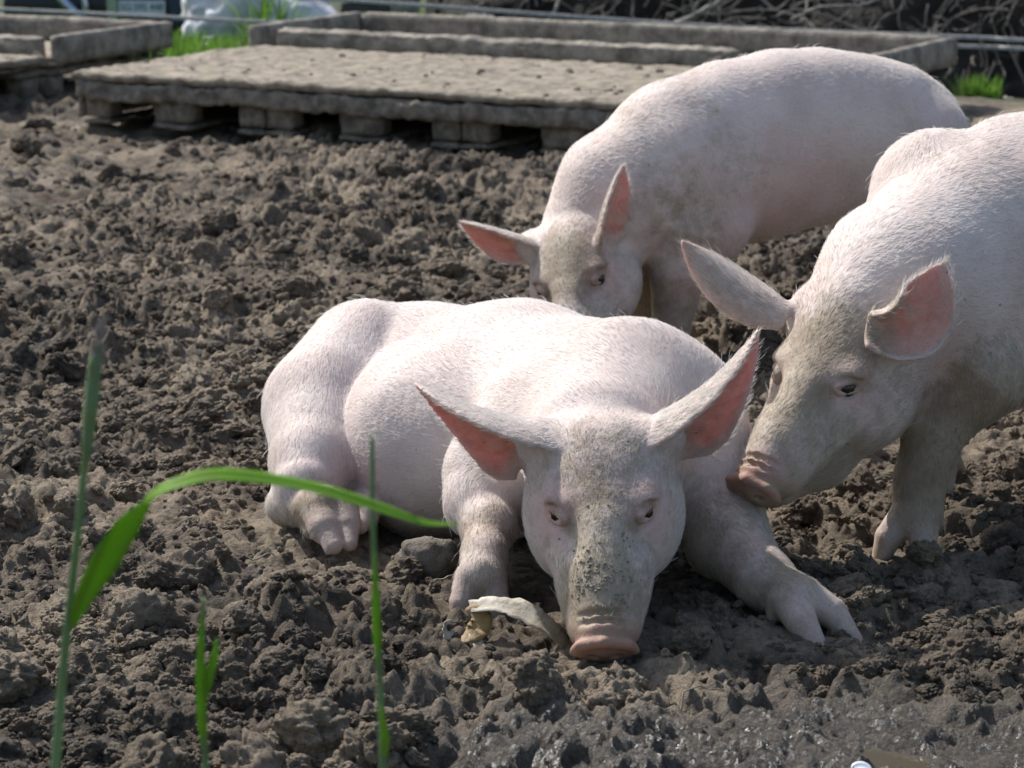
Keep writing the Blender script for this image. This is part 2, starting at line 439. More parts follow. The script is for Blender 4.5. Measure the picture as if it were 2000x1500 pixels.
def hoof(B, fet, fwd, side, size=1., spread=.0285, dew=True, dirt=.5):
    """two cloven toes and two dew claws below a fetlock joint"""
    fwd = unit(fwd); side = unit(side); fet = np.asarray(fet, float)
    upv = np.cross(side, fwd); upv = upv if upv[2] > 0 else -upv
    for x in (-1, 1):
        a = fet + side * x * .012 * size; m = fet + fwd * .036 * size + side * x * spread * .90 * size - upv * .004 * size
        tip = fet + fwd * .080 * size + side * x * spread * 1.02 * size - upv * .020 * size
        B.seg(a, m, .0265 * size, .0205 * size, .006 * size, dirt=dirt)
        B.seg(m, tip, .0205 * size, .0115 * size, .0016, horn=1., bald=1., dirt=.3, w=6.)
        B.seg(fet + fwd * .050 * size + side * x * spread * 1.0 * size - upv * .018 * size, tip, .0145 * size, .0105 * size, .0025, horn=1., bald=1., dirt=.3, w=6.)
        if dew:
            d0 = fet - fwd * .018 * size + side * x * .024 * size - upv * .004 * size
            B.seg(d0, d0 + (fwd * .012 - upv * .030 + side * x * .006) * size, .011 * size, .006 * size, .008, horn=.7, bald=1., dirt=.4)

def finish_pig(B, eyes, label, base, nhair, seed, patches, hl=.014, hrad=.00030, grime=.0):
    rng = np.random.default_rng(seed)
    V, Q = B.mesh()
    a, flow, inn, onear = B.attrs(V, ('dirt', 'horn', 'blush', 'bald', 'nose'))
    vn = np.zeros_like(V); P0, P1, P2, P3 = (V[Q[:, i]] for i in range(4)); fn_ = np.cross(P2 - P0, P3 - P1)
    for i in range(4):
        for d in range(3): vn[:, d] += np.bincount(Q[:, i], fn_[:, d], len(V))
    vn /= np.linalg.norm(vn, axis=1)[:, None] + 1e-12
    q1 = fbm(V[:, 0] * 8 + seed, V[:, 1] * 8 + V[:, 2] * 3.3, 210 + seed, 2) - .5 + fbm(V[:, 0] * 7 + V[:, 2] * 2.9, V[:, 2] * 7.7, 215 + seed, 2) - .5
    V = V + vn * (.007 * q1 * (1 - onear) * sstep(.10, .22, V[:, 2]))[:, None]
    a['dirt'] += .55 * np.exp(-np.clip(V[:, 2], 0, 1) / .035) * (1 - np.clip(a['nose'] * 1.5, 0, 1))
    a['dirt'] *= 1 - .65 * np.clip(a['horn'], 0, 1)
    for c, r, key, val in patches:                     # extra mud, colour or painted-shade patches on the coat
        w = np.exp(-((V - np.asarray(c)) ** 2).sum(1) / (r * r)); a[key] += w * val
    base = np.asarray(base, float)
    a['dirt'] += grime * (.25 + 1.5 * np.clip(fbm(V[:, 0] * 5 + V[:, 2] * 4, V[:, 1] * 5 - V[:, 2] * 3, 17 + seed, 4) - .32, 0, 1))
    me = mesh_np('pig_body', V - base, Q)
    for key, arr in (('dirt', np.clip(a['dirt'], 0, 1.2)), ('horn', a['horn']), ('nose', a['nose']), ('blush', a['blush'] * (a['blush'] > .02)), ('pink', inn * onear), ('ear', onear)):
        at = me.attributes.new(key, 'FLOAT', 'POINT'); at.data.foreach_set('value', arr.astype(np.float32))
    root = empty('pig', base)
    tag(root, label, 'pig', 'pigs in the mud pen')
    link('body', me, M_SKIN, root)
    for i, (p, r) in enumerate(eyes):
        bm = bmesh.new(); bmesh.ops.create_uvsphere(bm, u_segments=24, v_segments=16, radius=r)
        em = bpy.data.meshes.new('eye'); bm.to_mesh(em); bm.free()
        for pl in em.polygons: pl.use_smooth = True
        e = link('eye', em, M_EYE, root); e.location = Vector(p - base)
    # ---- bristles
    P0, P1, P2, P3 = (V[Q[:, i]] for i in range(4))
    nrm = np.cross(P2 - P0, P3 - P1); area = np.linalg.norm(nrm, axis=1) / 2; nrm /= area[:, None] * 2 + 1e-12
    # vertex normals
    vn = np.zeros_like(V)
    for i in range(4):
        for d in range(3): vn[:, d] += np.bincount(Q[:, i], nrm[:, d] * area, len(V))
    vn /= np.linalg.norm(vn, axis=1)[:, None] + 1e-12
    dens = area * (1 - .97 * np.clip(a['bald'] * 1.3, 0, 1))[Q[:, 0]] * (1 - .88 * (inn * onear))[Q[:, 0]] * (1 + .8 * onear[Q[:, 0]])
    dens *= np.where(V[Q[:, 0], 2] < .015, .2, 1)
    pick = rng.choice(len(Q), nhair, p=dens / dens.sum())
    uv = rng.random((nhair, 2)); u, v = uv[:, :1], uv[:, 1:]
    root_p = (P0[pick] * (1 - u) + P1[pick] * u) * (1 - v) + (P3[pick] * (1 - u) + P2[pick] * u) * v
    vi = Q[pick, 0]; n = vn[vi]; fl = flow[vi]
    fl = fl - n * (fl * n).sum(1)[:, None]; fl /= np.linalg.norm(fl, axis=1)[:, None] + 1e-9
    # coherent small swirls + individual scatter
    sw = np.stack([vnoise(root_p[:, 0] * 22 + 5 * i, root_p[:, 1] * 22 + root_p[:, 2] * 19, 30 + i) - .5 for i in range(3)], 1)
    d = fl + sw * .35 + rng.normal(0, .12, (nhair, 3)); d -= n * (d * n).sum(1)[:, None]; d /= np.linalg.norm(d, axis=1)[:, None] + 1e-9
    ln = hl * (.6 + .8 * rng.random(nhair)) * (1 + .15 * onear[vi]) * (1 - .55 * np.clip(a['blush'][vi], 0, 1))
    lift = .13 + .20 * rng.random(nhair) + .16 * onear[vi]
    stray = rng.random(nhair) < .01
    ln = np.where(stray, ln * 1.7, ln); lift = np.where(stray, lift + .5, lift)
    K = 4; pts = np.zeros((nhair, K, 3))
    for j in range(K):
        s_ = j / (K - 1)
        pts[:, j] = root_p - n * .0006 + (d * s_ + n * (lift * s_ * (1 - .45 * s_))[:, None]) * ln[:, None]
    hc = bpy.data.hair_curves.new('bristles'); hc.add_curves([K] * nhair)
    hc.attributes['position'].data.foreach_set('vector', (pts - base).astype(np.float32).ravel())
    ra = hc.attributes.get('radius') or hc.attributes.new('radius', 'FLOAT', 'POINT')
    rr = np.array([1, .9, .7, .25])[None, :] * (hrad * (.75 + .5 * rng.random(nhair)))[:, None]
    ra.data.foreach_set('value', rr.astype(np.float32).ravel())
    dt = np.clip(a['dirt'][vi] * 1.2 + rng.normal(0, .15, nhair), 0, 1)[:, None]
    sh = (.82 + .18 * rng.random(nhair))[:, None]
    col = (np.array([[.95, .935, .91]]) * (1 - .8 * dt) + np.array([[.40, .34, .24]]) * .8 * dt) * sh
    ta = hc.attributes.new('tint', 'FLOAT_COLOR', 'CURVE')
    ta.data.foreach_set('color', np.concatenate([col, np.ones((nhair, 1))], 1).astype(np.float32).ravel())
    ho = link('bristles', hc, M_HAIR, root); tag(ho, kind='stuff')
    return root, V, Q, vn

DN = np.array([0, 0, -1.])
LY_F, LY_U, LY_T, LY_S = (-.014, -.81, -.588), (-.07, -.58, .81), (.132, 3.735, .200), .975
def make_lying():
    tail = unit((-.60, .80, 0))
    B = Body((-.46, 3.36, -.06), (.62, 4.80, .48), [((-.07, 3.42, -.02), (.50, 3.90, .36)), ((-.34, 3.92, -.02), (-.20, 4.08, .1))], hf=.0029)
    T = dict(hair=tail)
    B.seg(W(1215, 838, 4.07), W(1010, 782, 4.34), .160, .163, .05, tail)
    B.seg(W(1010, 782, 4.34), W(835, 748, 4.50), .163, .135, .05, tail)
    B.seg(W(835, 748, 4.50), W(705, 735, 4.56), .135, .118, .04, tail)
    B.seg(W(1060, 860, 4.15), W(868, 868, 4.24), .150, .155, .06, tail)                  # belly
    B.seg(W(868, 868, 4.24), W(790, 850, 4.36), .155, .14, .05, tail, blush=.12)
    # withers and shoulder blades
    B.seg(W(1262, 748, 4.06), W(1130, 735, 4.16), .094, .090, .028, tail)
    B.seg(W(1060, 850, 4.02), W(985, 930, 3.96), .115, .095, .03, tail)
    B.seg(W(1330, 800, 4.04), W(1375, 930, 3.98), .098, .092, .03, tail)
    # neck and jowl
    B.seg(W(1205, 815, 4.02), W(1172, 880, 3.84), .152, .118, .05, tail)
    # hind quarter, the near thigh, folded leg and foot
    B.seg(W(715, 712, 4.50), W(640, 800, 4.36), .112, .108, .016, (-.2, -.35, -.9))
    B.seg(W(640, 800, 4.36), W(612, 905, 4.20), .108, .070, .016, (-.1, -.35, -.9))
    B.seg(W(612, 905, 4.20), W(600, 950, 4.14), .070, .055, .016, (0, -.35, -.9), blush=.1)
    B.seg(W(580, 970, 4.19), W(563, 985, 4.16), .046, .034, .015, (-.2, -.3, -.9))
    B.seg(W(563, 988, 4.16), W(632, 992, 4.06), .034, .036, .012, (.6, -.6, -.3), dirt=.45)
    for p0, p1, p2, r0 in (((626, 1000, 4.05), (634, 1030, 4.02), (652, 1066, 3.985), .027), ((668, 996, 4.055), (676, 1026, 4.03), (683, 1062, 3.995), .024)):
        B.seg(W(*p0), W(*p1), r0 + .003, r0, .004, DN, dirt=.65)
        B.seg(W(*p1), W(*p2), r0 * .92, r0 * .52, .0022, DN, horn=1., bald=1., dirt=.4, w=6.)
    B.seg(W(636, 1058, 3.99), W(640, 1078, 3.975), .009, .005, .003, DN, horn=.5, bald=1., w=3.)
    B.seg(W(598, 1010, 4.08), W(606, 1040, 4.05), .016, .011, .006, DN, dirt=.5)
    B.seg(W(720, 960, 4.20), W(708, 1010, 4.10), .030, .024, .01, DN, dirt=.3)              # other hind foot under the belly
    B.seg(W(708, 1010, 4.10), W(703, 1030, 4.06), .022, .012, .006, DN, horn=.9, bald=1.)
    # near foreleg, knee bent, hoof towards the camera
    B.chain([(W(1000, 930, 3.97), .085), (W(938, 985, 3.90), .054)], .03, (.0, -.8, -.5))
    B.chain([(W(938, 985, 3.90), .050), (W(955, 1028, 3.84), .040), (W(945, 1085, 3.77), .031), (W(940, 1125, 3.73), .034)], .016, (.0, -.6, -.8), dirt=.36)
    hoof(B, W(938, 1132, 3.73), (-.02, -.55, -.60), (1, 0, 0), 1.0, .0265, False, .35)
    # other foreleg stretched out to the side
    B.chain([(W(1385, 960, 3.97), .085), (W(1420, 1052, 3.86), .062), (W(1492, 1132, 3.74), .042), (W(1545, 1168, 3.685), .034), (W(1560, 1175, 3.67), .035)], .02, (.6, -.6, -.5), dirt=.28)
    hoof(B, W(1558, 1172, 3.67), (.60, -.70, -.30), (.66, .56, .0), 1.14, .031, True, .75)
    L, R, eyes = add_head(B, LY_F, LY_U, LY_T, LY_S, .0016, -15)
    # ears: ridge line seen from in front, the cup opening downwards
    pf = [1., 1.06, 1., .80, .50, .24, .05]
    pf = [1.12, 1.15, 1.02, .74, .44, .21, .05]
    B.ear([W(1066, 832, 3.745), W(940, 804, 3.74), W(812, 750, 3.79)], UP * .97 - FW * .08, UP * .88 + FW * .34, .100, -.70, 1.28, 1.15, .9, prof=pf)
    B.ear([W(1262, 824, 3.745), W(1386, 752, 3.74), W(1480, 646, 3.79)], UP * .78 - FW * .03 - RT * .5, UP * .6 + FW * .30 - RT * .72, .098, -1.28, .70, 1.15, .9, prof=pf)
    rg = np.random.default_rng(3)
    pat = [(W(1160, 1120, 3.50), .05, 'dirt', .55), (W(1165, 1000, 3.6), .045, 'dirt', .35), (W(1165, 900, 3.7), .05, 'dirt', .25), (W(1290, 900, 3.7), .03, 'dirt', .2), (W(935, 1160, 3.7), .03, 'dirt', .3), (W(1180, 1150, 3.54), .04, 'dirt', .35), (W(1170, 950, 3.7), .05, 'dirt', .3),
           (W(1230, 1020, 3.62), .022, 'blush', .5), (W(1100, 990, 3.62), .018, 'blush', .4), (W(955, 1040, 3.8), .03, 'blush', .5),
           (W(1470, 1090, 3.74), .05, 'blush', .35), (W(640, 960, 4.05), .04, 'dirt', .35), (W(1530, 1130, 3.7), .03, 'dirt', .4),
           (W(930, 1040, 3.8), .03, 'dirt', .35), (W(690, 930, 4.15), .06, 'blush', .5), (W(560, 870, 4.2), .05, 'dirt', .15)]
    return B, eyes, L, R, pat + list(HEAD_STAINS)

def spine_plane(P0, ang):
    u = np.array([math.cos(ang), math.sin(ang), 0]); n = np.array([-u[1], u[0], 0]); P0 = np.array([P0[0], P0[1], 0])
    def S(px, py):
        d = ray(px, py); return CC + d * (((P0 - CC) @ n) / (d @ n))
    return S, u, np.array([u[1], -u[0], 0])          # point on the plane, tailward, its left side

def hind_leg(B, hip, foot, fw, side, k=.02):
    hip = np.asarray(hip, float); foot = np.asarray(foot, float)
    knee = hip * .58 + foot * .42 + fw * .085; knee[2] = hip[2] * .52 + .04
    hock = foot - fw * .055 + np.array([0, 0, .155]); fet = foot - fw * .01 + np.array([0, 0, .055])
    B.seg(hip, knee, .125, .085, k, DN); B.chain([(knee, .08), (hock, .040), (fet, .030)], .02, DN, dirt=.3)
    hoof(B, fet, unit(fw * .8 + DN * .75), side, .95)

def make_right():
    S, u, nl = spine_plane((.600, 4.10), math.radians(38)); fw = -u; fd = -nl
    B = Body((.22, 3.72, -.05), (1.75, 5.05, .78), [((.27, 3.74, .10), (.78, 4.16, .56)), ((.56, 3.9, -.03), (.72, 4.05, .1))], hc=.0072, hf=.0028)
    def torso(c, rv, rl, rf, **tg): B.ell(c, (rf, rl, rv), np.stack([u, nl, np.array([0, 0, 1.])], 1), .06, u * .8 + DN * .35, **tg)
    ch = S(1890, 575); md = S(2110, 470); rp = S(2420, 470)
    torso(ch, .205, .165, .20); torso(S(1985, 510), .222, .182, .24); torso(md, .225, .19, .28); torso(S(2270, 470), .215, .185, .26); torso(rp, .19, .165, .19)
    B.seg(S(1890, 455), S(2010, 375), .115, .12, .05, u)                                            # withers
    B.seg(S(1905, 390) + fd * .085, S(1890, 560) + fd * .10, .105, .10, .022, DN)                   # far shoulder blade
    B.seg(S(1985, 400) + nl * .075, S(1925, 640) + nl * .115, .115, .105, .03, DN)                  # near shoulder
    B.seg(S(1880, 540), W(1775, 580, 4.12), .175, .148, .05, u + DN * .2); B.seg(W(1775, 580, 4.12), W(1690, 650, 4.06), .148, .112, .05, u)
    f0 = np.array(G(1790, 1078)); f0[2] = 0
    B.chain([(W(1890, 735, 4.06), .090), (W(1826, 835, 4.04), .048), (W(1806, 900, 4.03), .037), (W(1797, 940, 4.03), .037), (W(1793, 985, 4.02), .033), (W(1790, 1010, 4.01), .036)], .022, DN, dirt=.62)
    hoof(B, W(1786, 1010, 4.01), (-.42, -.42, -.80), (.80, -.42, 0), 1.06, .030, True, .55)
    far = np.array([.72, 4.33, 0])
    B.chain([(S(1930, 660) + fd * .09, .09), (far + np.array([.0, .0, .26]), .052), (far + np.array([.0, 0, .15]), .042), (far + np.array([0, 0, .07]), .036)], .022, DN, dirt=.3)
    hoof(B, far + np.array([0, 0, .06]), fw * .6 + DN, nl, 1.)
    hr = rp.copy(); hr[2] = .40
    for sd, st in ((nl, -.02), (fd, .10)):
        ft = rp + u * (.03 + st) + sd * .105; ft[2] = 0
        hind_leg(B, hr + sd * .085, ft, fw, nl)
    B.chain([(rp + u * .18 + np.array([0, 0, .08]), .016), (rp + u * .215 + np.array([0, 0, .03]), .012), (rp + u * .20 + nl * .03 + np.array([0, 0, .0]), .009), (rp + u * .22 + nl * .01 + np.array([0, 0, -.06]), .005)], .015)
    L, R, eyes = add_head(B, (-.56, -.63, -.54), (-.30, -.42, .85), (.543, 4.046, .313), .973, .0030)
    B.ear([W(1700, 630, 3.925), W(1790, 608, 3.925), W(1846, 512, 3.935)], FW * .8 + UP * .45 - RT * .1, FW * .8 + UP * .3 + RT * .35, .066, -1.1, 1.1, 1.55, .85, prof=[.60, .90, 1.04, .90, .54, .25, .04])
    B.ear([W(1540, 606, 4.06), W(1432, 545, 4.08), W(1333, 472, 4.10)], UP * .7 - FW * .6, UP * .5 - FW * .75, .056, -1.0, .85, 1.3, .95)
    pat = [(W(1590, 640, 3.95), .07, 'dirt', .5), (W(1660, 860, 3.93), .05, 'dirt', .25), (W(1700, 820, 3.95), .04, 'blush', .3), (W(1540, 800, 3.9), .05, 'dirt', .3), (W(1590, 820, 3.9), .035, 'dirt', .4), (W(1500, 960, 3.85), .03, 'dirt', .4),
           (W(1650, 755, 3.95), .022, 'blush', .5), (W(1540, 910, 3.85), .035, 'blush', .5), (W(1745, 640, 3.95), .018, 'dirt', 1.1), (W(1720, 640, 3.95), .03, 'dirt', .4), (W(1980, 480, 4.2), .10, 'dirt', .15),  # dark dabs inside the near ear paint the shade of its canal
           (W(1800, 880, 4.0), .06, 'dirt', .4), (W(1960, 700, 4.1), .08, 'blush', .35), (W(1850, 760, 4.0), .06, 'blush', .35), (W(1590, 970, 3.9), .04, 'dirt', .3)]
    return B, eyes, L, R, pat + list(HEAD_STAINS)

def make_back():
    S, u, nl = spine_plane((.36, 5.62), math.radians(34)); fw = -u; fd = -nl
    B = Body((-.17, 5.12, -.05), (1.32, 6.55, .76), [((-.13, 5.2, .0), (.36, 5.55, .46))], hc=.0075, hf=.0032)
    def torso(c, rv, rl, rf, **tg): B.ell(c, (rf, rl, rv), np.stack([u, nl, np.array([0, 0, 1.])], 1), .06, u * .8 + DN * .35, **tg)
    rp = S(1775, 262)
    torso(rp, .125, .125, .135); torso(S(1700, 255), .162, .15, .19); torso(S(1580, 268), .196, .175, .25); torso(S(1440, 300), .202, .178, .24); torso(S(1320, 345), .185, .155, .17)
    B.seg(S(1500, 215), S(1310, 272), .115, .105, .05, u); B.seg(S(1310, 272), S(1200, 350), .105, .09, .05, u)
    B.seg(S(1320, 345), S(1215, 392), .165, .135, .05, u); B.seg(S(1215, 392), W(1150, 462, 5.50), .135, .105, .05, u)
    B.seg(S(1290, 300) + nl * .08, S(1330, 430) + nl * .10, .085, .088, .035, DN)                   # near shoulder
    B.chain([(W(1338, 455, 5.50), .082), (W(1325, 530, 5.49), .058), (W(1318, 585, 5.49), .045), (W(1310, 640, 5.49), .037), (W(1306, 655, 5.49), .036)], .022, DN, dirt=.2)
    hoof(B, W(1305, 655, 5.49), fw * .5 + DN, nl, 1.)
    B.chain([(W(1295, 470, 5.68), .075), (W(1262, 555, 5.66), .048), (W(1250, 610, 5.66), .040), (W(1252, 640, 5.66), .034)], .022, DN, dirt=.5)
    hoof(B, W(1252, 640, 5.66), fw * .5 + DN, nl, 1.)
    hr = rp + u * -.04; hr[2] = .40
    for sd, st in ((nl, .0), (fd, .09)):
        ft = rp + u * (st) + sd * .10; ft[2] = 0
        hind_leg(B, hr + sd * .07, ft, fw, nl)
    B.chain([(rp + u * .11 + np.array([0, 0, .05]), .018), (rp + u * .15 + np.array([0, 0, .0]), .013), (rp + u * .14 + nl * .02 + np.array([0, 0, -.05]), .008)], .015)
    L, R, eyes = add_head(B, (-.06, -.80, -.60), (-.38, -.5, .78), (.144, 5.444, .226), .985, -.0006)
    B.ear([W(1172, 468, 5.36), W(1192, 402, 5.35), W(1217, 324, 5.37)], FW * .6 - RT * .75, FW * .5 - RT * .8, .058, -1.0, 1.0, 1.25, .7)
    B.ear([W(1060, 478, 5.44), W(980, 455, 5.43), W(900, 434, 5.44)], UP * .95, UP * .85 + FW * .35, .066, -.70, 1.25, 1.15, .8)
    pat = [(W(1100, 520, 5.3), .06, 'dirt', .4), (W(1450, 200, 5.7), .05, 'dirt', .3), (W(1590, 140, 5.75), .05, 'dirt', .2), (W(1300, 420, 5.4), .09, 'dirt', .2),
           (W(1580, 420, 5.6), .12, 'blush', .55), (W(1450, 440, 5.55), .10, 'blush', .35), (W(1340, 560, 5.45), .06, 'blush', .45), (W(1170, 540, 5.3), .02, 'blush', .2),
           (W(1250, 570, 5.55), .05, 'blush', .6), (W(1480, 190, 5.7), .05, 'dirt', .2), (W(1380, 330, 5.5), .04, 'dirt', .22)]
    return B, eyes, L, R, pat + list(HEAD_STAINS)

B, eyes, L1, R1, pat = make_lying()
lying, V1, Q1, vn1 = finish_pig(B, eyes, 'white pig lying on its belly with its snout resting on the mud', G(1100, 1000), 120000, 1, pat, .0112, .00022, .22)
B, eyes, L2, R2, pat = make_right()
righty, V2, Q2, vn2 = finish_pig(B, eyes, 'standing pig lowering its head to sniff the shoulder of the lying pig', (.95, 4.35, 0), 110000, 2, pat, .0122, .00022, .50)
B, eyes, L3, R3, pat = make_back()
backy, V3, Q3, vn3 = finish_pig(B, eyes, 'standing pig rooting with its nose down behind the lying pig, broadside on', (.7, 5.85, 0), 80000, 3, pat, .0105, .00026, .50)

# ---------------------------------------------------------------- the muddy ground
PLAT = Vector((-1.60, 9.83, 0)); ANG = math.radians(-28)
def lerp_axis(lo, hi, dense, d0, growth, dmax):
    """coordinates from lo to hi, spaced d0 inside the dense span and growing outside it"""
    xs = list(np.arange(dense[0], dense[1] + 1e-9, d0))
    d = d0; x = xs[0]; left = []
    while x > lo: d = min(d * growth, dmax); x -= d; left.append(x)
    d = d0; x = xs[-1]; right = []
    while x < hi: d = min(d * growth, dmax) if x < 14 else d * 1.25; x += d; right.append(x)
    return np.array(left[::-1] + xs + right)
POOL = G(1735, 1445)
PRESS = []       # (x, y, radius): trodden by hooves, squashed by the lying pig
for p, r in ((G(640, 1075), .07), (G(700, 1040), .05), (G(935, 1180), .075), (G(1625, 1238), .12), (G(1765, 1075), .09), (G(1300, 692), .08), (G(1245, 672), .07),
             (G(1178, 1255), .11), (G(960, 1265), .085), (W(1170, 1100, 3.6), .10), (W(1170, 1100, 3.75), .12)):
    PRESS.append((p[0], p[1], r))
for q in ((1215, 838, 4.07), (1110, 820, 4.2), (1010, 782, 4.34), (835, 748, 4.5), (705, 735, 4.56), (868, 868, 4.24), (1380, 960, 3.97), (985, 930, 3.96), (620, 860, 4.25)):
    p = W(*q); PRESS.append((p[0], p[1], .14))
def ground_z(x, y):
    wx = x + .030 * (fbm(x * 11, y * 11, 3, 3) - .5) * 2 + .010 * (fbm(x * 45, y * 45, 4, 2) - .5) * 2
    wy = y + .030 * (fbm(x * 11 + 40, y * 11, 5, 3) - .5) * 2 + .010 * (fbm(x * 45, y * 45 + 9, 6, 2) - .5) * 2
    rough = sstep(.30, .62, fbm(x * 1.7 + 3, y * 1.7, 11, 3))                                  # cloddy or trampled
    wet = wet_mask(x, y); crk = .50 + 1.0 * fbm(x * 65, y * 65, 46, 3, .65)
    z = .045 * (fbm(x * 1.9, y * 1.9, 21, 3) - .5) + .060 * (fbm(x * 6.5, y * 6.5, 22, 4, .6) - .5)
    z += domes(wx, wy, .125, 31, .45) * (.04 + .30 * rough) * (1 - .35 * wet)
    z += domes(wx + .3, wy, .066, 32, .6) * (.12 + .48 * rough) * crk * (1 - .3 * wet)
    z += domes(wx, wy + .7, .034, 33, .8) * (.30 + .48 * rough) * crk * (1 - .35 * wet)
    z += domes(wx + .1, wy, .017, 34, .85) * .66 * crk * (1 - .5 * wet)
    z += .012 * (fbm(x * 60, y * 60, 41, 3) - .5) * (1 + .5 * wet)
    z += wet * (.040 * np.abs(fbm(wx * 7, wy * 15, 43, 3) - .5) + .034 * np.abs(fbm(wx * 17 + 3, wy * 34, 44, 3) - .5) - .010)
    pa = math.cos(ANG) * (x - PLAT.x) + math.sin(ANG) * (y - PLAT.y); pb = -math.sin(ANG) * (x - PLAT.x) + math.cos(ANG) * (y - PLAT.y)
    z += -.034 * np.exp(-((pb + .04) / .20) ** 2) * sstep(-.5, -.1, pa) * (.5 + fbm(x * 4, y * 4, 45, 3)) + .03 * np.exp(-((pa + .6) / .22) ** 2) * (pb > -1.2)
    z -= .031
    for px, py, r in PRESS:
        d2 = ((x - px) ** 2 + (y - py) ** 2) / (r * r); m = np.exp(-d2 ** 1.5)
        z = z * (1 - m) + np.minimum(z, -.014) * m
    m = np.exp(-(((x - POOL[0]) / .045) ** 2 + ((y - POOL[1]) / .05) ** 2) ** 2); z = z * (1 - m) + (z * .35 - .032) * m
    # dug-out soil heaped against the pallet fronts, a bank falling away behind the platforms
    far = sstep(11.2, 15.0, y + .47 * x)
    z = z * (1 - .75 * sstep(9.6, 11, y + .5 * x)) - .42 * far
    return z
def wet_mask(x, y):
    q = G(1620, 1440); p = G(350, 300)
    w = np.exp(-(((x - q[0]) / .48) ** 2 + ((y - q[1]) / .20) ** 2)) * 1.3 + np.exp(-(((x - q[0] - .2) / .5) ** 2 + ((y - q[1] + .25) / .25) ** 2))
    w = w + .35 * sstep(.62, .74, fbm(x * 2.6, y * 2.1, 51, 3))
    return np.clip(w * (.6 + .8 * fbm(x * 9, y * 9, 52, 2)) - .12, 0, 1)
gx = lerp_axis(-60, 60, (-1.02, 1.05), .0050, 1.035, .022)
gx = np.concatenate([gx[(gx > -3.2) & (gx < 3.2)], np.array([-90, -60, -40, -25, -15, -10, -7, -5, -4, -3.5, 3.5, 4, 5, 7, 10, 15, 25, 40, 60, 90])]); gx.sort()
ys = [-40., -20, -10, -4, -1, 0, 1, 2, 2.6]; y = 2.9
while y < 150:
    ys.append(y); y += np.interp(y, [2.9, 3.1, 4.7, 6.5, 9.5, 13, 16, 40, 150], [.012, .0056, .0056, .009, .014, .05, .3, 4, 30])
gy = np.array(ys)
GX, GY = np.meshgrid(gx, gy); GZ = ground_z(GX, GY)
nx, ny = len(gx), len(gy)
ii = (np.arange(ny - 1)[:, None] * nx + np.arange(nx - 1)[None, :]).ravel()
me = mesh_np('ground', np.stack([GX, GY, GZ], -1).reshape(-1, 3), np.stack([ii, ii + 1, ii + nx + 1, ii + nx], 1))
at = me.attributes.new('wet', 'FLOAT', 'POINT'); at.data.foreach_set('value', wet_mask(GX, GY).astype(np.float32).ravel())
turf = sstep(11.2, 12.0, GY + .47 * GX + .5 * (fbm(GX * 3, GY * 3, 61) - .5)) * (1 - sstep(12.3, 13.2, GY + .42 * GX) * (GX > -.6)) + sstep(2.4, 4, np.abs(GX)) * .4
at = me.attributes.new('turf', 'FLOAT', 'POINT'); at.data.foreach_set('value', np.clip(turf, 0, 1).astype(np.float32).ravel())
ground = tag(link('ground', me, M_SOIL), 'churned brown mud of the pig pen', None, kind='structure')
def gz(x, y): return float(ground_z(np.array([[float(x)]]), np.array([[float(y)]]))[0, 0])

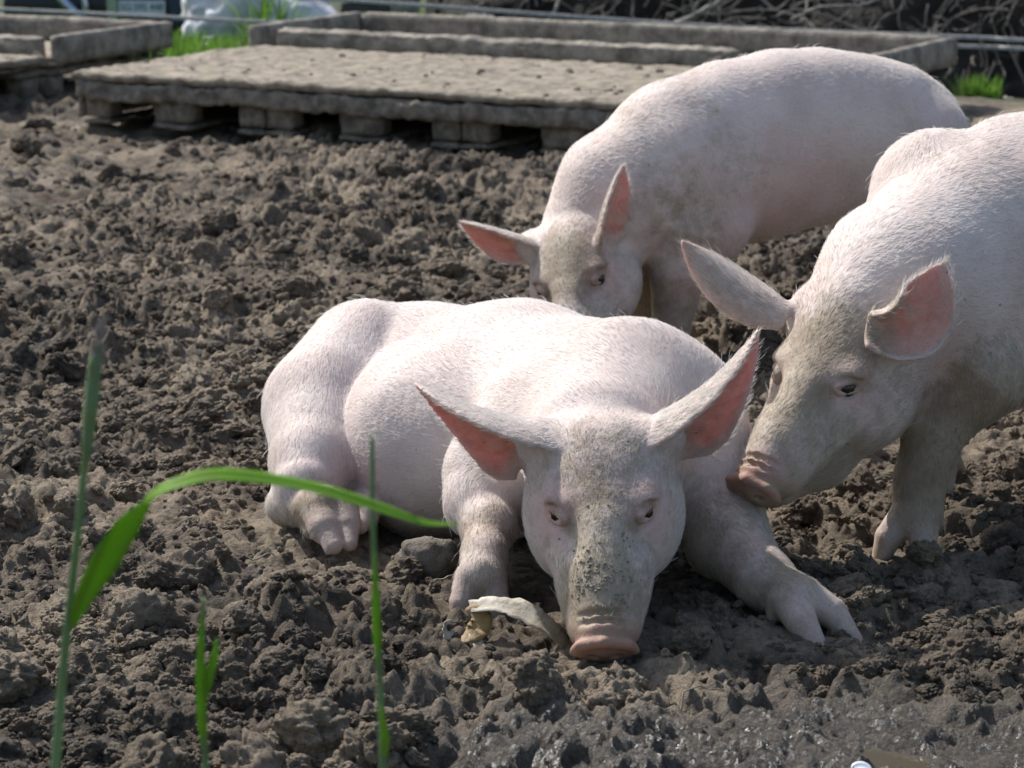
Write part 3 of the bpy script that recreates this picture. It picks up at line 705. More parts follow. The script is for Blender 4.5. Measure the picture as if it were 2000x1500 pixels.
# loose clods lying on the mud, too many to count
def scatter_clods(name, xyz, scale, parent=None, seed=0, mat=None):
    n = len(xyz); rng = np.random.default_rng(seed)
    me = bpy.data.meshes.new(name); me.vertices.add(n); me.vertices.foreach_set('co', np.asarray(xyz, np.float32).ravel())
    a = me.attributes.new('size', 'FLOAT_VECTOR', 'POINT')
    a.data.foreach_set('vector', (scale[:, None] * np.stack([.8 + .5 * rng.random(n), .8 + .5 * rng.random(n), .55 + .4 * rng.random(n)], 1)).astype(np.float32).ravel())
    a = me.attributes.new('turn', 'FLOAT_VECTOR', 'POINT')
    a.data.foreach_set('vector', np.stack([rng.normal(0, .4, n), rng.normal(0, .4, n), rng.random(n) * 6.28], 1).astype(np.float32).ravel())
    a = me.attributes.new('pick', 'INT', 'POINT'); a.data.foreach_set('value', rng.integers(0, 7, n).astype(np.int32))
    o = link(name, me, None, parent)
    g = bpy.data.node_groups.new(name, 'GeometryNodeTree')
    g.interface.new_socket('Geometry', in_out='INPUT', socket_type='NodeSocketGeometry'); g.interface.new_socket('Geometry', in_out='OUTPUT', socket_type='NodeSocketGeometry')
    nn = g.nodes; lk = g.links
    gi = nn.new('NodeGroupInput'); go = nn.new('NodeGroupOutput')
    join = nn.new('GeometryNodeGeometryToInstance')
    for k in range(7):
        ico = nn.new('GeometryNodeMeshIcoSphere'); ico.inputs['Radius'].default_value = 1; ico.inputs['Subdivisions'].default_value = 5
        prev = ico.outputs[0]
        for sc, amp, ro in ((1.1, .9, .5), (2.9, .42, .65)):
            sp = nn.new('GeometryNodeSetPosition'); nz = nn.new('ShaderNodeTexNoise'); nz.inputs['Scale'].default_value = sc; nz.inputs['Detail'].default_value = 5; nz.inputs['Roughness'].default_value = ro
            ps = nn.new('GeometryNodeInputPosition'); ad = nn.new('ShaderNodeVectorMath'); ad.operation = 'ADD'; ad.inputs[1].default_value = (k * 7.3, k * 3.1, k * 1.7)
            lk.new(ps.outputs[0], ad.inputs[0]); lk.new(ad.outputs[0], nz.inputs['Vector'])
            su = nn.new('ShaderNodeMath'); su.operation = 'SUBTRACT'; su.inputs[1].default_value = .5; lk.new(nz.outputs[0], su.inputs[0])
            mu = nn.new('ShaderNodeMath'); mu.operation = 'MULTIPLY'; mu.inputs[1].default_value = amp * 2; lk.new(su.outputs[0], mu.inputs[0])
            nm = nn.new('GeometryNodeInputNormal'); ml = nn.new('ShaderNodeVectorMath'); ml.operation = 'SCALE'; lk.new(nm.outputs[0], ml.inputs[0]); lk.new(mu.outputs[0], ml.inputs['Scale'])
            lk.new(prev, sp.inputs['Geometry']); lk.new(ml.outputs[0], sp.inputs['Offset']); prev = sp.outputs[0]
        ss = nn.new('GeometryNodeSetShadeSmooth'); lk.new(prev, ss.inputs[0])
        sm = nn.new('GeometryNodeSetMaterial'); sm.inputs['Material'].default_value = mat or M_CLOD; lk.new(ss.outputs[0], sm.inputs[0])
        lk.new(sm.outputs[0], join.inputs[0])
    ip = nn.new('GeometryNodeInstanceOnPoints'); ip.inputs['Pick Instance'].default_value = True
    def na(nm, ty):
        q = nn.new('GeometryNodeInputNamedAttribute'); q.data_type = ty; q.inputs[0].default_value = nm
        return [s_ for s_ in q.outputs if s_.enabled][0]
    e2r = nn.new('FunctionNodeEulerToRotation'); lk.new(na('turn', 'FLOAT_VECTOR'), e2r.inputs[0])
    lk.new(gi.outputs[0], ip.inputs['Points']); lk.new(join.outputs[0], ip.inputs['Instance'])
    lk.new(na('pick', 'INT'), ip.inputs['Instance Index']); lk.new(e2r.outputs[0], ip.inputs['Rotation']); lk.new(na('size', 'FLOAT_VECTOR'), ip.inputs['Scale'])
    lk.new(ip.outputs[0], go.inputs[0])
    md = o.modifiers.new('scatter', 'NODES'); md.node_group = g
    return tag(o, kind='stuff')
rng = np.random.default_rng(11)
def clod_points(n, smin, smax, pw, yr):
    y = yr[0] + (yr[1] - yr[0]) * rng.random(n) ** 1.25; x = (rng.random(n) * 2 - 1) * (.18 + .215 * y)
    s_ = smin * (1 - rng.random(n) * (1 - (smin / smax) ** pw)) ** (-1 / pw)
    keep = rng.random(n) < .25 + 1.1 * sstep(.3, .65, fbm(x * 2.3, y * 2.3, 71, 3)); keep &= wet_mask(x, y) < .45
    for px, py, r in PRESS: keep &= ((x - px) ** 2 + (y - py) ** 2 > (r * .95) ** 2) | (s_ < .006)
    x, y, s_ = x[keep], y[keep], s_[keep]
    z = ground_z(x[None], y[None])[0]
    return np.stack([x, y, z + s_ * .15], 1), s_
p1, s1 = clod_points(5600, .009, .052, 2.1, (3.0, 9.6)); p2, s2 = clod_points(26000, .0035, .010, 1.6, (3.0, 7.8))
cl = scatter_clods('soil_clods', np.concatenate([p1, p2]), np.concatenate([s1, s2]), None, 5)
tag(cl, 'loose brown soil clods scattered over the mud', None)

# ---------------------------------------------------------------- mesh bits for built things
def box_bm(bm, lo, hi, jit=0., rng=None, rot=None, bevel=0.):
    """an axis-aligned box, its corners nudged by jit"""
    r = bmesh.ops.create_cube(bm, size=1); vs_ = r['verts']
    lo = Vector(lo); hi = Vector(hi)
    for v in vs_:
        v.co = Vector(((lo[i] + hi[i]) / 2 + v.co[i] * (hi[i] - lo[i])) for i in range(3))
        if jit: v.co += Vector(rng.normal(0, jit, 3))
    if bevel:
        es = {e for v in vs_ for e in v.link_edges}
        bmesh.ops.bevel(bm, geom=list(es), offset=bevel, segments=2, affect='EDGES', profile=.6)
def bm_obj(name, bm, mat, parent=None, smooth=False):
    me = bpy.data.meshes.new(name); bm.normal_update(); bm.to_mesh(me); bm.free()
    if smooth:
        for p in me.polygons: p.use_smooth = True
    return link(name, me, mat, parent)
def rough_slab(name, lo, hi, step, amp, mat, parent, seed=0, edge=.012, lumps=0.):
    """a board or beam with real unevenness: a box gridded at about `step`, displaced by noise, with worn edges"""
    bm = bmesh.new(); lo = np.array(lo, float); hi = np.array(hi, float); sz = hi - lo
    n = [max(1, int(math.ceil(s_ / step))) for s_ in sz]
    n = [min(k, 160) for k in n]
    verts = {}; V = []; Qd = []
    def vid(i, j, k):
        q = (i, j, k)
        if q not in verts:
            verts[q] = len(V); V.append((i / n[0], j / n[1], k / n[2]))
        return verts[q]
    for ax in range(3):
        a1, a2 = (ax + 1) % 3, (ax + 2) % 3
        for side in (0, 1):
            for i in range(n[a1]):
                for j in range(n[a2]):
                    cs = []
                    for di, dj in ((0, 0), (1, 0), (1, 1), (0, 1)):
                        q = [0, 0, 0]; q[ax] = side * n[ax]; q[a1] = i + di; q[a2] = j + dj; cs.append(vid(*q))
                    Qd.append(cs if side else cs[::-1])
    bm.free()
    T = np.array(V); P = lo + T * sz
    ctr = (lo + hi) / 2; d_edge = (sz / 2 - np.abs(P - ctr))
    near = (d_edge < edge).sum(1)          # on an edge: pull in a little
    inward = np.sign(ctr - P)
    for i in range(3):
        w = fbm(P[:, (i + 1) % 3] * 9 + seed, P[:, (i + 2) % 3] * 9 + P[:, i] * 5, 80 + i + seed, 3) - .5
        w2 = fbm(P[:, (i + 1) % 3] * 38 + seed, P[:, (i + 2) % 3] * 38 + P[:, i] * 21, 90 + i + seed, 3) - .5
        P[:, i] += (w * 1.2 + w2) * amp + inward[:, i] * (near >= 2) * (d_edge[:, i] < edge * .5) * edge * .45
    if lumps:
        top = T[:, 2] > .999
        P[top, 2] += lumps * (domes(P[top, 0] + seed, P[top, 1], .05, 131, .35) + .6 * domes(P[top, 0], P[top, 1] + seed, .022, 132, .5))
    return link(name, mesh_np(name, P, Qd), mat, parent)
def tube_mesh(paths, seg=6):
    """paths: list of (points, radii) -> V, Q of joined tubes"""
    Vs, Qs, o = [], [], 0
    for P, R in paths:
        P = np.asarray(P, float); R = np.asarray(R, float) * np.ones(len(P))
        T = np.gradient(P, axis=0); T /= np.linalg.norm(T, axis=1)[:, None] + 1e-9
        ref = np.array([0, 0, 1.]) if abs(T[0, 2]) < .9 else np.array([1., 0, 0])
        a = np.cross(T, ref); a /= np.linalg.norm(a, axis=1)[:, None] + 1e-9; b = np.cross(T, a)
        an = np.arange(seg) / seg * 2 * math.pi
        ring = P[:, None, :] + R[:, None, None] * (np.cos(an)[None, :, None] * a[:, None, :] + np.sin(an)[None, :, None] * b[:, None, :])
        Vs.append(ring.reshape(-1, 3)); n = len(P)
        i = np.arange(n - 1)[:, None] * seg; j = np.arange(seg)[None, :]; j2 = (j + 1) % seg
        Qs.append(np.stack([i + j, i + j2, i + seg + j2, i + seg + j], -1).reshape(-1, 4) + o); o += n * seg
    return np.concatenate(Vs), np.concatenate(Qs)
def smooth_path(pts, n):
    pts = np.asarray(pts, float); k = len(pts); t = np.linspace(0, k - 1, n); out = []
    for x in t:
        i = min(int(x), k - 2); f = x - i
        p0, p1, p2, p3 = pts[max(i - 1, 0)], pts[i], pts[i + 1], pts[min(i + 2, k - 1)]
        out.append(.5 * (2 * p1 + (p2 - p0) * f + (2 * p0 - 5 * p1 + 4 * p2 - p3) * f * f + (3 * p1 - p0 - 3 * p2 + p3) * f ** 3))
    return np.array(out)
def ribbon(path, width, normal, thick=.0006, cup=.15, twist=None):
    """a thin leaf-like strip with real thickness, cupped along its midrib"""
    path = np.asarray(path, float); n = len(path); T = np.gradient(path, axis=0); T /= np.linalg.norm(T, axis=1)[:, None]
    V = []; nu = 5
    for i in range(n):
        nn = np.asarray(normal[i] if np.ndim(normal) == 2 else normal, float); nn = unit(nn - T[i] * (nn @ T[i])); s_ = np.cross(T[i], nn)
        if twist is not None:
            a = twist[i]; nn, s_ = nn * math.cos(a) + s_ * math.sin(a), s_ * math.cos(a) - nn * math.sin(a)
        for side in (1, -1):
            for u in np.linspace(-1, 1, nu):
                V.append(path[i] + s_ * u * width[i] - nn * cup * width[i] * u * u * -1 + nn * side * thick)
    V = np.array(V); Q = []
    st = nu * 2
    for i in range(n - 1):
        a, b = i * st, (i + 1) * st
        for j in range(nu - 1):
            Q.append((a + j, a + j + 1, b + j + 1, b + j)); Q.append((a + nu + j + 1, a + nu + j, b + nu + j, b + nu + j + 1))
        Q.append((a, b, b + nu, a + nu)); Q.append((a + nu - 1, a + 2 * nu - 1, b + 2 * nu - 1, b + nu - 1))
    for a in (0, (n - 1) * st):
        for j in range(nu - 1):
            q = (a + j, a + nu + j, a + nu + j + 1, a + j + 1); Q.append(q if a == 0 else q[::-1])
    return V, Q

# ---------------------------------------------------------------- materials of the background
M_WOOD = plain('muddy_pallet_wood', (.27, .235, .19), .85, .45, 22, 1., 70, 'world', col2=(.10, .088, .073))
M_DECK = plain('dusty_deck', (.37, .315, .24), .9, .3, 20, 1., 110, 'world', col2=(.155, .13, .10))
M_CRUMB = plain('dry_crumb', (.34, .29, .225), .9, .3, 40, .6, 120, 'world', col2=(.20, .17, .13))
M_KERB = plain('weathered_kerb', (.34, .30, .245), .88, .3, 13, 1., 60, 'world', col2=(.12, .106, .088))
M_REDW = plain('reddish_board', (.17, .115, .10), .8, .3, 20, .4, 60)

# ---------------------------------------------------------------- feeding platforms built on pallets
PLAT = Vector((-1.60, 9.83, 0)); ANG = math.radians(-28)
prng = np.random.default_rng(21)
def make_pallet():
    root = empty('pallet')
    def part(nm, lo, hi):
        return rough_slab(nm, lo, hi, .03, .011, M_WOOD, root, int(prng.integers(0, 90)), .012)
    for x0, x1 in ((0, .12), (.31, .49), (.68, .80)):
        part('bottom_board', (x0, .0, -.030), (x1, 1.2, -.006))
        for y0, y1 in ((0, .10), (.55, .65), (1.10, 1.20)):
            part('block', (x0 + .003, y0 + .003, -.006), (x1 - .003, y1 - .003, .084))
    for y0, y1 in ((0, .145), (.5275, .6725), (1.055, 1.2)): part('cross_board', (0, y0, .0845), (.8, y1, .114))
    for x0, x1 in ((0, .145), (.17, .27), (.3275, .4725), (.53, .63), (.655, .80)): part('deck_board', (x0, 0, .1145), (x1, 1.2, .136))
    return root
def copy_tree(o, parent=None):
    c = o.copy(); COL.objects.link(c); c.parent = parent
    for ch in list(o.children):
        copy_tree(ch, c)
    return c
def plat_point(a, b, z=0, base=PLAT): return base + Vector((math.cos(ANG) * a - math.sin(ANG) * b, math.sin(ANG) * a + math.cos(ANG) * b, z))
pal0 = make_pallet(); first = True
def place_pallet(a, b, label, rot=0., z=.012):
    global first
    o = pal0 if first else copy_tree(pal0); first = False
    o.location = plat_point(a, b, z); o.rotation_euler = (0, 0, ANG + rot)
    return tag(o, label, 'pallet', 'pallets under the feeding platforms')
place_pallet(0, 0, 'mud-caked pallet under the free corner of the wide feeding platform')
place_pallet(.803, .0, 'mud-caked pallet in the middle of the front of the wide platform')
place_pallet(1.606, .0, 'mud-caked pallet under the wide platform behind the rooting pig')
place_pallet(1.15, 1.23, 'mud-caked pallet under the free end of the long trough frame', math.radians(90)); place_pallet(2.36, 1.23, 'mud-caked pallet under the long trough frame behind the rooting pig', math.radians(90))
place_pallet(-1.32, -.78, 'dark pallet under the bare board of the smaller platform', 0)
place_pallet(-.50, .44, 'dark pallet under the trough end of the smaller platform', math.radians(90))

def deck_sheet(a0, a1, b0, b1, label, seed, z=.152):
    root = empty('deck_sheet', plat_point(a0, b0, z), ANG); tag(root, label, 'deck board', 'deck sheets on the pallets')
    rough_slab('sheet', (-.03, -.03, 0), (a1 - a0 + .03, b1 - b0, .030), .016 if b1 - b0 > 1 else .03, .010, M_DECK, root, seed, .010, .18)
    rough_slab('mud_sunblock_fascia', (-.012, -.034, -.070), (a1 - a0 + .012, -.008, -.002), .014, .018, M_WOOD, root, seed + 7, .012)
    rough_slab('mud_sunblock_fascia', (-.030, .0, -.150), (-.008, b1 - b0 - .02, -.002), .02, .012, M_WOOD, root, seed + 8, .012)  # caked side slab, added to stop sunlight leaking in under the deck
    n = 170; r = np.random.default_rng(seed)
    p = np.stack([r.random(n) * (a1 - a0), r.random(n) ** 1.1 * (b1 - b0), np.full(n, .031)], 1)
    scatter_clods('mud_crumbs', p, .003 + .011 * r.random(n) ** 4, root, seed, M_CRUMB)
    return root
deck_sheet(0, 2.42, 0, 1.2, 'wide dusty deck board covered in dried mud crumbs', 5)
deck_sheet(-1.36, -.50, -.78, .42, 'narrow dusty deck board beside the frame of the smaller platform', 9)

def kerb_frame(a0, a1, b0, b1, label, seed, lower=False, front=(.12, -.60)):
    root = empty('trough_frame', plat_point(a0, b0, .148), ANG); tag(root, label, 'trough frame', 'timber trough frames on the platforms')
    L_, D_ = a1 - a0, b1 - b0; h = .115
    rough_slab('end_kerb', (0, 0, 0), (.055, D_, h), .03, .006, M_KERB, root, seed, .012)
    rough_slab('end_kerb', (L_ - .055, 0, 0), (L_, D_, h), .03, .006, M_KERB, root, seed + 1, .012)
    rough_slab('back_kerb', (.057, D_ - .06, 0), (L_ - .057, D_, h), .03, .006, M_KERB, root, seed + 2, .012)
    rough_slab('front_kerb', (front[0], .02, 0), (L_ + front[1], .115, h - .012), .018, .012, M_KERB, root, seed + 3, .022)
    rough_slab('trough_floor', (.057, .117, .002), (L_ - .057, D_ - .062, .016), .05, .006, M_DECK, root, seed + 4, .01)
    return root
kerb_frame(-.07, 2.70, 1.21, 2.07, 'long low trough frame of muddy kerbs on the wide platform', 31)
kerb_frame(-1.42, -.44, .44, 1.22, 'short trough frame of muddy kerbs on the smaller platform', 41, front=(.0, -.14))

# a little wooden step lying under the end of the small platform
# ---------------------------------------------------------------- grass
def grass_material(name, c1, c2):
    m, t, b, o = material(name)
    oi = noise(t, 3.0, 3, .6, wpos(t)); n2 = noise(t, 60, 2, .5, wpos(t))
    c = mixc(t, ramp(t, oi, (.35, .65, 0, 1)), c1, c2); c = mixc(t, ramp(t, n2, (.5, .75, 0, .5)), c, (.20, .26, .07))
    t.links.new(c, b.inputs['Base Color']); b.inputs['Roughness'].default_value = .6; b.inputs['Specular IOR Level'].default_value = .3
    tr = t.nodes.new('ShaderNodeBsdfTranslucent'); t.links.new(c, tr.inputs[0])
    mx = t.nodes.new('ShaderNodeMixShader'); mx.inputs[0].default_value = .45
    t.links.new(b.outputs[0], mx.inputs[1]); t.links.new(tr.outputs[0], mx.inputs[2]); t.links.new(mx.outputs[0], o.inputs[0])
    return m
M_GRASS = grass_material('meadow_grass', (.075, .16, .022), (.15, .30, .035))
def grass_patch(name, xy, h, wdt, seed, mat=M_GRASS, zf=None, lean=.35):
    r = np.random.default_rng(seed); n = len(xy); V = np.zeros((n, 7, 3)); K = [(0, 1.), (.35, .9), (.7, .6), (1., 0)]
    x, y = xy.T; z = (ground_z(x[None], y[None])[0] if zf is None else zf) - .01
    an = r.random(n) * 6.28; ln = r.normal(0, lean, n); hh = h * (.5 + .8 * r.random(n)); ww = wdt * (.6 + .8 * r.random(n)); tn = an + 1.57 + r.normal(0, .4, n)
    k = 0
    for t_, s_ in K:
        c = np.stack([x + np.cos(an) * ln * hh * t_ ** 2, y + np.sin(an) * ln * hh * t_ ** 2, z + hh * t_ * (1 - .25 * np.abs(ln) * t_)], 1)
        side = np.stack([np.cos(tn), np.sin(tn), 0 * tn], 1) * (ww * s_)[:, None]
        if s_ > 0: V[:, k] = c - side; V[:, k + 1] = c + side; k += 2
        else: V[:, k] = c
    b = np.arange(n)[:, None] * 7
    Q = np.concatenate([b + np.array([[0, 1, 3, 2]]), b + np.array([[2, 3, 5, 4]])]); T = b + np.array([[4, 5, 6]])
    return link(name, mesh_np(name, V.reshape(-1, 3), Q, T), mat)
r = np.random.default_rng(61)
def meadow(n):
    out = []
    while len(out) < n:
        x = r.uniform(-3.6, 3.4); y = r.uniform(10.2, 16.5); q = y + .47 * x
        a = math.cos(ANG) * (x - PLAT.x) + math.sin(ANG) * (y - PLAT.y); b_ = -math.sin(ANG) * (x - PLAT.x) + math.cos(ANG) * (y - PLAT.y)
        if -.12 < a and b_ < 2.15: continue
        if a <= -.40 and b_ < 1.32: continue
        if a <= -.12 and b_ < .62 + .3 * r.random(): continue
        if x > 1.3: continue
        if x > .0 and y + .4 * x > 12.9: continue
        out.append((x, y))
    return np.array(out)
g1 = grass_patch('grass', meadow(34000), .14, .0046, 1); tag(g1, 'bright green meadow grass behind the feeding platforms', None, kind='stuff')
# small white flowers in it
fl = meadow(900); fl = fl[(fl[:, 0] < -.4)][:260]
bm = bmesh.new()
for x, y in fl:
    z = gz(x, y) + r.uniform(.05, .13)
    for k in range(5):
        a = k * 1.2566 + r.random(); c = Vector((x + .008 * math.cos(a), y + .008 * math.sin(a), z)); 
        vs_ = [bm.verts.new(c + Vector((.008 * math.cos(a + b2) * s2, .008 * math.sin(a + b2) * s2, .004 * s3))) for b2, s2, s3 in ((0, 1, .8), (1.57, .6, 0), (3.14, .9, -.6), (4.71, .6, 0))]
        bm.faces.new(vs_)
M_PETAL = plain('white_petal', (.8, .8, .78), .5, .1, 20, 0)
tag(bm_obj('meadow_flowers', bm, M_PETAL), 'tiny white flowers dotted through the meadow grass', None, kind='stuff')
def tuft(x, y, n, h, rad, label, seed, group=None, wdt=.004, lean=.4):
    rr = np.random.default_rng(seed); a = rr.random(n) * 6.28; q = rad * np.sqrt(rr.random(n))
    o = grass_patch('grass_tuft', np.stack([x + q * np.cos(a), y + q * np.sin(a)], 1), h, wdt, seed, lean=lean)
    return tag(o, label, 'grass', group)
p = G(1910, 172); tuft(p[0], p[1], 260, .10, .10, 'bright green grass tuft on bare earth at the end of the long trough frame', 71)
p = W(520, 30, 13.0); tuft(p[0], p[1], 130, .42, .16, 'tall leafy grass tuft in front of the crumpled white sheeting', 73, wdt=.007, lean=.5)
p = W(860, 30, 12.9); tuft(p[0], p[1], 170, .34, .28, 'tall grass tuft between the dark boards and the brushwood', 74, wdt=.006, lean=.5)
p = G(205, 128, .0); tuft(p[0], p[1], 60, .10, .05, 'small green weed growing under the end of the smaller trough frame', 75)

# ---------------------------------------------------------------- fence tapes
M_TAPE = plain('fence_tape', (.42, .40, .38), .55, .3, 60, .2, 200)
def tape(pix, label):
    P = smooth_path([W(x, y, Y) for x, y, Y in pix], 40)
    V, Q = ribbon(P, np.full(40, .0095), (0, -1, .3), .0008, .05)
    tag(link('fence_tape', mesh_np('fence_tape', V, Q), M_TAPE), label, 'fence tape', 'fence tapes behind the platforms')
tape([(-700, -10, 14.2), (0, 18, 13.4), (560, 45, 12.75), (1240, 72, 12.1), (1905, 91, 11.5), (2000, 95, 11.4), (2700, 120, 10.8)], 'lower grey fence tape, stretched just above the kerbs')
tape([(-700, -82, 14.2), (0, -42, 13.4), (670, 0, 12.65), (1380, 50, 12.0), (1905, 73, 11.5), (2000, 78, 11.4), (2700, 104, 10.8)], 'upper grey fence tape, crossing in front of the brushwood')
M_POST = plain('fence_post', (.5, .5, .48), .5, .2, 30, .2)
for (x, y, Y), lab in (((-690, -10, 14.19), 'white plastic fence post beyond the smaller platform'), ((2690, 119, 10.81), 'white plastic fence post beyond the sniffing pig')):
    p = W(x, y, Y); z0 = gz(p[0], p[1])
    root = empty('fence_post', (p[0], p[1] + .022, z0)); tag(root, lab, 'fence post')
    V, Q = tube_mesh([([(0, 0, -.1), (0, 0, .3), (0, 0, 1.0), (0, 0, 1.02)], [.014, .013, .012, .004])], 10); link('pole', mesh_np('pole', V, Q), M_POST, root)
    for zz in (p[2] - z0, p[2] - z0 + .18, .9):
        V, Q = tube_mesh([([(-.02, -.016, zz), (0, -.02, zz + .008), (.02, -.016, zz)], .004)], 6); link('tape_clip', mesh_np('tape_clip', V, Q), M_POST, root)

# ---------------------------------------------------------------- earth bank, brushwood
M_BANK = plain('bank_earth', (.030, .026, .022), .95, .4, 12, 1., 40, 'world', col2=(.010, .009, .008))
bx = np.linspace(0, 1, 160); bt = np.linspace(0, 1, 60)
BX, BT = np.meshgrid(bx, bt)
s0 = W(800, 30, 14.6); s1 = W(2700, 60, 12.2)
lx = s0[0] + (4.5 - s0[0]) * BX; ly = s0[1] + (11.9 - s0[1]) * BX
bz = -.55 + 1.9 * BT ** .8 * (sstep(0, .06, BX) * .9 + .1); yy = ly + .9 * BT + .35 * (fbm(lx * 3, BT * 6, 7, 4) - .5) * (1 + BT); bz = bz + .25 * (fbm(lx * 4, BT * 5, 8, 4) - .5)
V = np.stack([lx + .1 * (fbm(lx * 5, BT * 7, 9) - .5), yy, bz], -1).reshape(-1, 3); back = V.copy(); back[:, 1] += 2.2
ii = (np.arange(59)[:, None] * 160 + np.arange(159)[None, :]).ravel(); Q = np.stack([ii, ii + 1, ii + 161, ii + 160], 1)
# back face and crest close the bank
Qb = Q[:, ::-1] + len(V); top = 59 * 160 + np.arange(159); Qt = np.stack([top, top + 1, top + 1 + len(V), top + len(V)], 1)
e0 = np.arange(59) * 160; Qe = np.stack([e0, e0 + 160, e0 + 160 + len(V), e0 + len(V)], 1); e1 = e0 + 159; Qf = np.stack([e1, e1 + len(V), e1 + 160 + len(V), e1 + 160], 1)
bank = link('earth_bank', mesh_np('earth_bank', np.concatenate([V, back]), np.concatenate([Q, Qb, Qt, Qe, Qf])), M_BANK); tag(bank, 'dark earth bank behind the brushwood', None, kind='structure')
M_TWIG = plain('grey_twig', (.30, .275, .25), .85, .35, 25, .4, 120, 'world', col2=(.13, .115, .10))
r = np.random.default_rng(81); paths = []
def rand_path(p, d, L_, n, wob, curl):
    P = [np.asarray(p, float)]; d = unit(d); c = r.normal(0, curl, 3)
    for i in range(n):
        d = unit(d + c / n + r.normal(0, wob, 3)); P.append(P[-1] + d * L_ / n)
    return np.array(P)
for k in range(620):
    t_ = r.random() ** .8; x = s0[0] + .1 + (3.4 - s0[0]) * t_; y = s0[1] + (11.9 - s0[1]) * ((x - s0[0]) / (4.5 - s0[0])) - .02 + r.normal(0, .10); z = r.uniform(-.32, .75)
    y += .45 * max(0, z) ** .8
    L_ = r.uniform(.12, .55); n = 9
    P = rand_path((x, y, z), (r.normal(0, .8), r.normal(-.1, .25), r.normal(.1, .9)), L_, n, .22, 1.6)
    rad = r.uniform(.0018, .006) * (1 + (r.random() < .1) * 1.2)
    paths.append((P, np.linspace(rad, rad * .45, n + 1)))
    if r.random() < .5:
        j = r.integers(2, 6); P2 = rand_path(P[j], P[j + 1] - P[j] + r.normal(0, .03, 3), L_ * .5, 5, .25, 1.); paths.append((P2, np.linspace(rad * .6, rad * .25, 6)))
V, Q = tube_mesh(paths, 5)
tag(link('brushwood', mesh_np('brushwood', V, Q), M_TWIG), 'tangle of bare grey roots and twigs on the earth bank', None, kind='stuff')
for pts, rad, lab in (([(1290, 60, 12.5), (1345, 36, 12.45), (1380, 18, 12.45), (1430, -12, 12.5), (1490, -60, 12.6)], .017, 'thick grey branch slanting up out of the brushwood'),
                      ([(1545, 40, 12.0), (1600, 14, 11.95), (1655, 12, 11.9), (1710, 2, 11.9), (1760, -30, 11.95)], .009, 'curved pale root arching across the brushwood')):
    P = smooth_path([W(*q) for q in pts], 26); P += np.random.default_rng(5).normal(0, .003, P.shape)
    V, Q = tube_mesh([(P, np.linspace(rad, rad * .6, 26))], 9)
    root = empty('branch', P[0]); tag(root, lab, 'branch')
    link('limb', mesh_np('limb', V - P[0], Q), M_TWIG, root)
    for j in (8, 14, 19):
        q = rand_path(P[j], np.array([r.normal(0, .6), -.1, r.normal(.3, .6)]), .22, 7, .2, 1.2)
        V, Q = tube_mesh([(q, np.linspace(rad * .42, rad * .15, 8))], 6); link('side_twig', mesh_np('side_twig', V - P[0], Q), M_TWIG, root)

# ---------------------------------------------------------------- white sheeting, boards, stone behind the trough
def lump(name, c, rad, seed, amp, mat, parent=None, sub=5, rough=1.):
    bm = bmesh.new(); bmesh.ops.create_icosphere(bm, subdivisions=sub, radius=1); P = np.array([v.co[:] for v in bm.verts])
    n = sum((fbm(P[:, i] * 1.6 * rough + 9 + seed, P[:, (i + 1) % 3] * 1.6 * rough + P[:, (i + 2) % 3] * .9 + seed, 100 + i + seed, 4) - .5) for i in range(3))
    rdg = np.abs(fbm(P[:, 0] * 4 * rough + seed, P[:, 1] * 4 * rough + P[:, 2] * 5, 111 + seed, 3) - .5)
    P = P * (1 + amp * n - amp * .6 * rdg)[:, None] * np.asarray(rad)
    for v, p in zip(bm.verts, P): v.co = p
    o = bm_obj(name, bm, mat, parent, True); o.location = c; return o
M_SHEET = plain('white_sheeting', (.72, .73, .76), .45, .25, 5, .6, 18, col2=(.36, .37, .40))
p = W(520, 20, 14.2); z0 = gz(p[0], p[1])
tag(lump('crumpled_sheeting', (p[0] - .02, p[1] + .1, z0 + .22), (.47, .34, .36), 3, .35, M_SHEET), 'heap of crumpled white plastic sheeting behind the tall grass', 'plastic sheet')
M_DARKB = plain('dark_board', (.055, .05, .048), .7, .4, 15, .4, 60)
p = W(712, 18, 13.2); z0 = gz(p[0], p[1])
root = empty('plank_stack', (p[0], p[1], z0), math.radians(-14)); tag(root, 'low stack of dark planks behind the back kerb of the trough', 'planks')
for k in range(5): rough_slab('plank', (-.14 + .01 * (k % 2), 0, k * .09), (.15 + .012 * (k % 3), .5, k * .09 + .085), .06, .005, M_DARKB, root, 50 + k)
M_GREYP = plain('grey_post', (.26, .25, .23), .85, .3, 20, .5, 60)
p = W(790, 18, 13.15); z0 = gz(p[0], p[1])
root = empty('squared_post', (p[0], p[1], z0), math.radians(-14)); tag(root, 'squat grey squared post beside the dark planks', 'post')
rough_slab('post_shaft', (-.065, -.05, -.1), (.065, .05, .62), .04, .005, M_GREYP, root, 61); rough_slab('post_cap', (-.075, -.06, .622), (.075, .06, .65), .04, .004, M_GREYP, root, 62)
M_STONE = plain('grey_stone', (.33, .31, .28), .9, .3, 9, .7, 40, col2=(.17, .16, .145))
p = W(940, 40, 12.9)
tag(lump('stone', (p[0], p[1], p[2] - .05), (.14, .12, .09), 8, .3, M_STONE), 'rounded pale grey stone at the foot of the brushwood', 'stone')

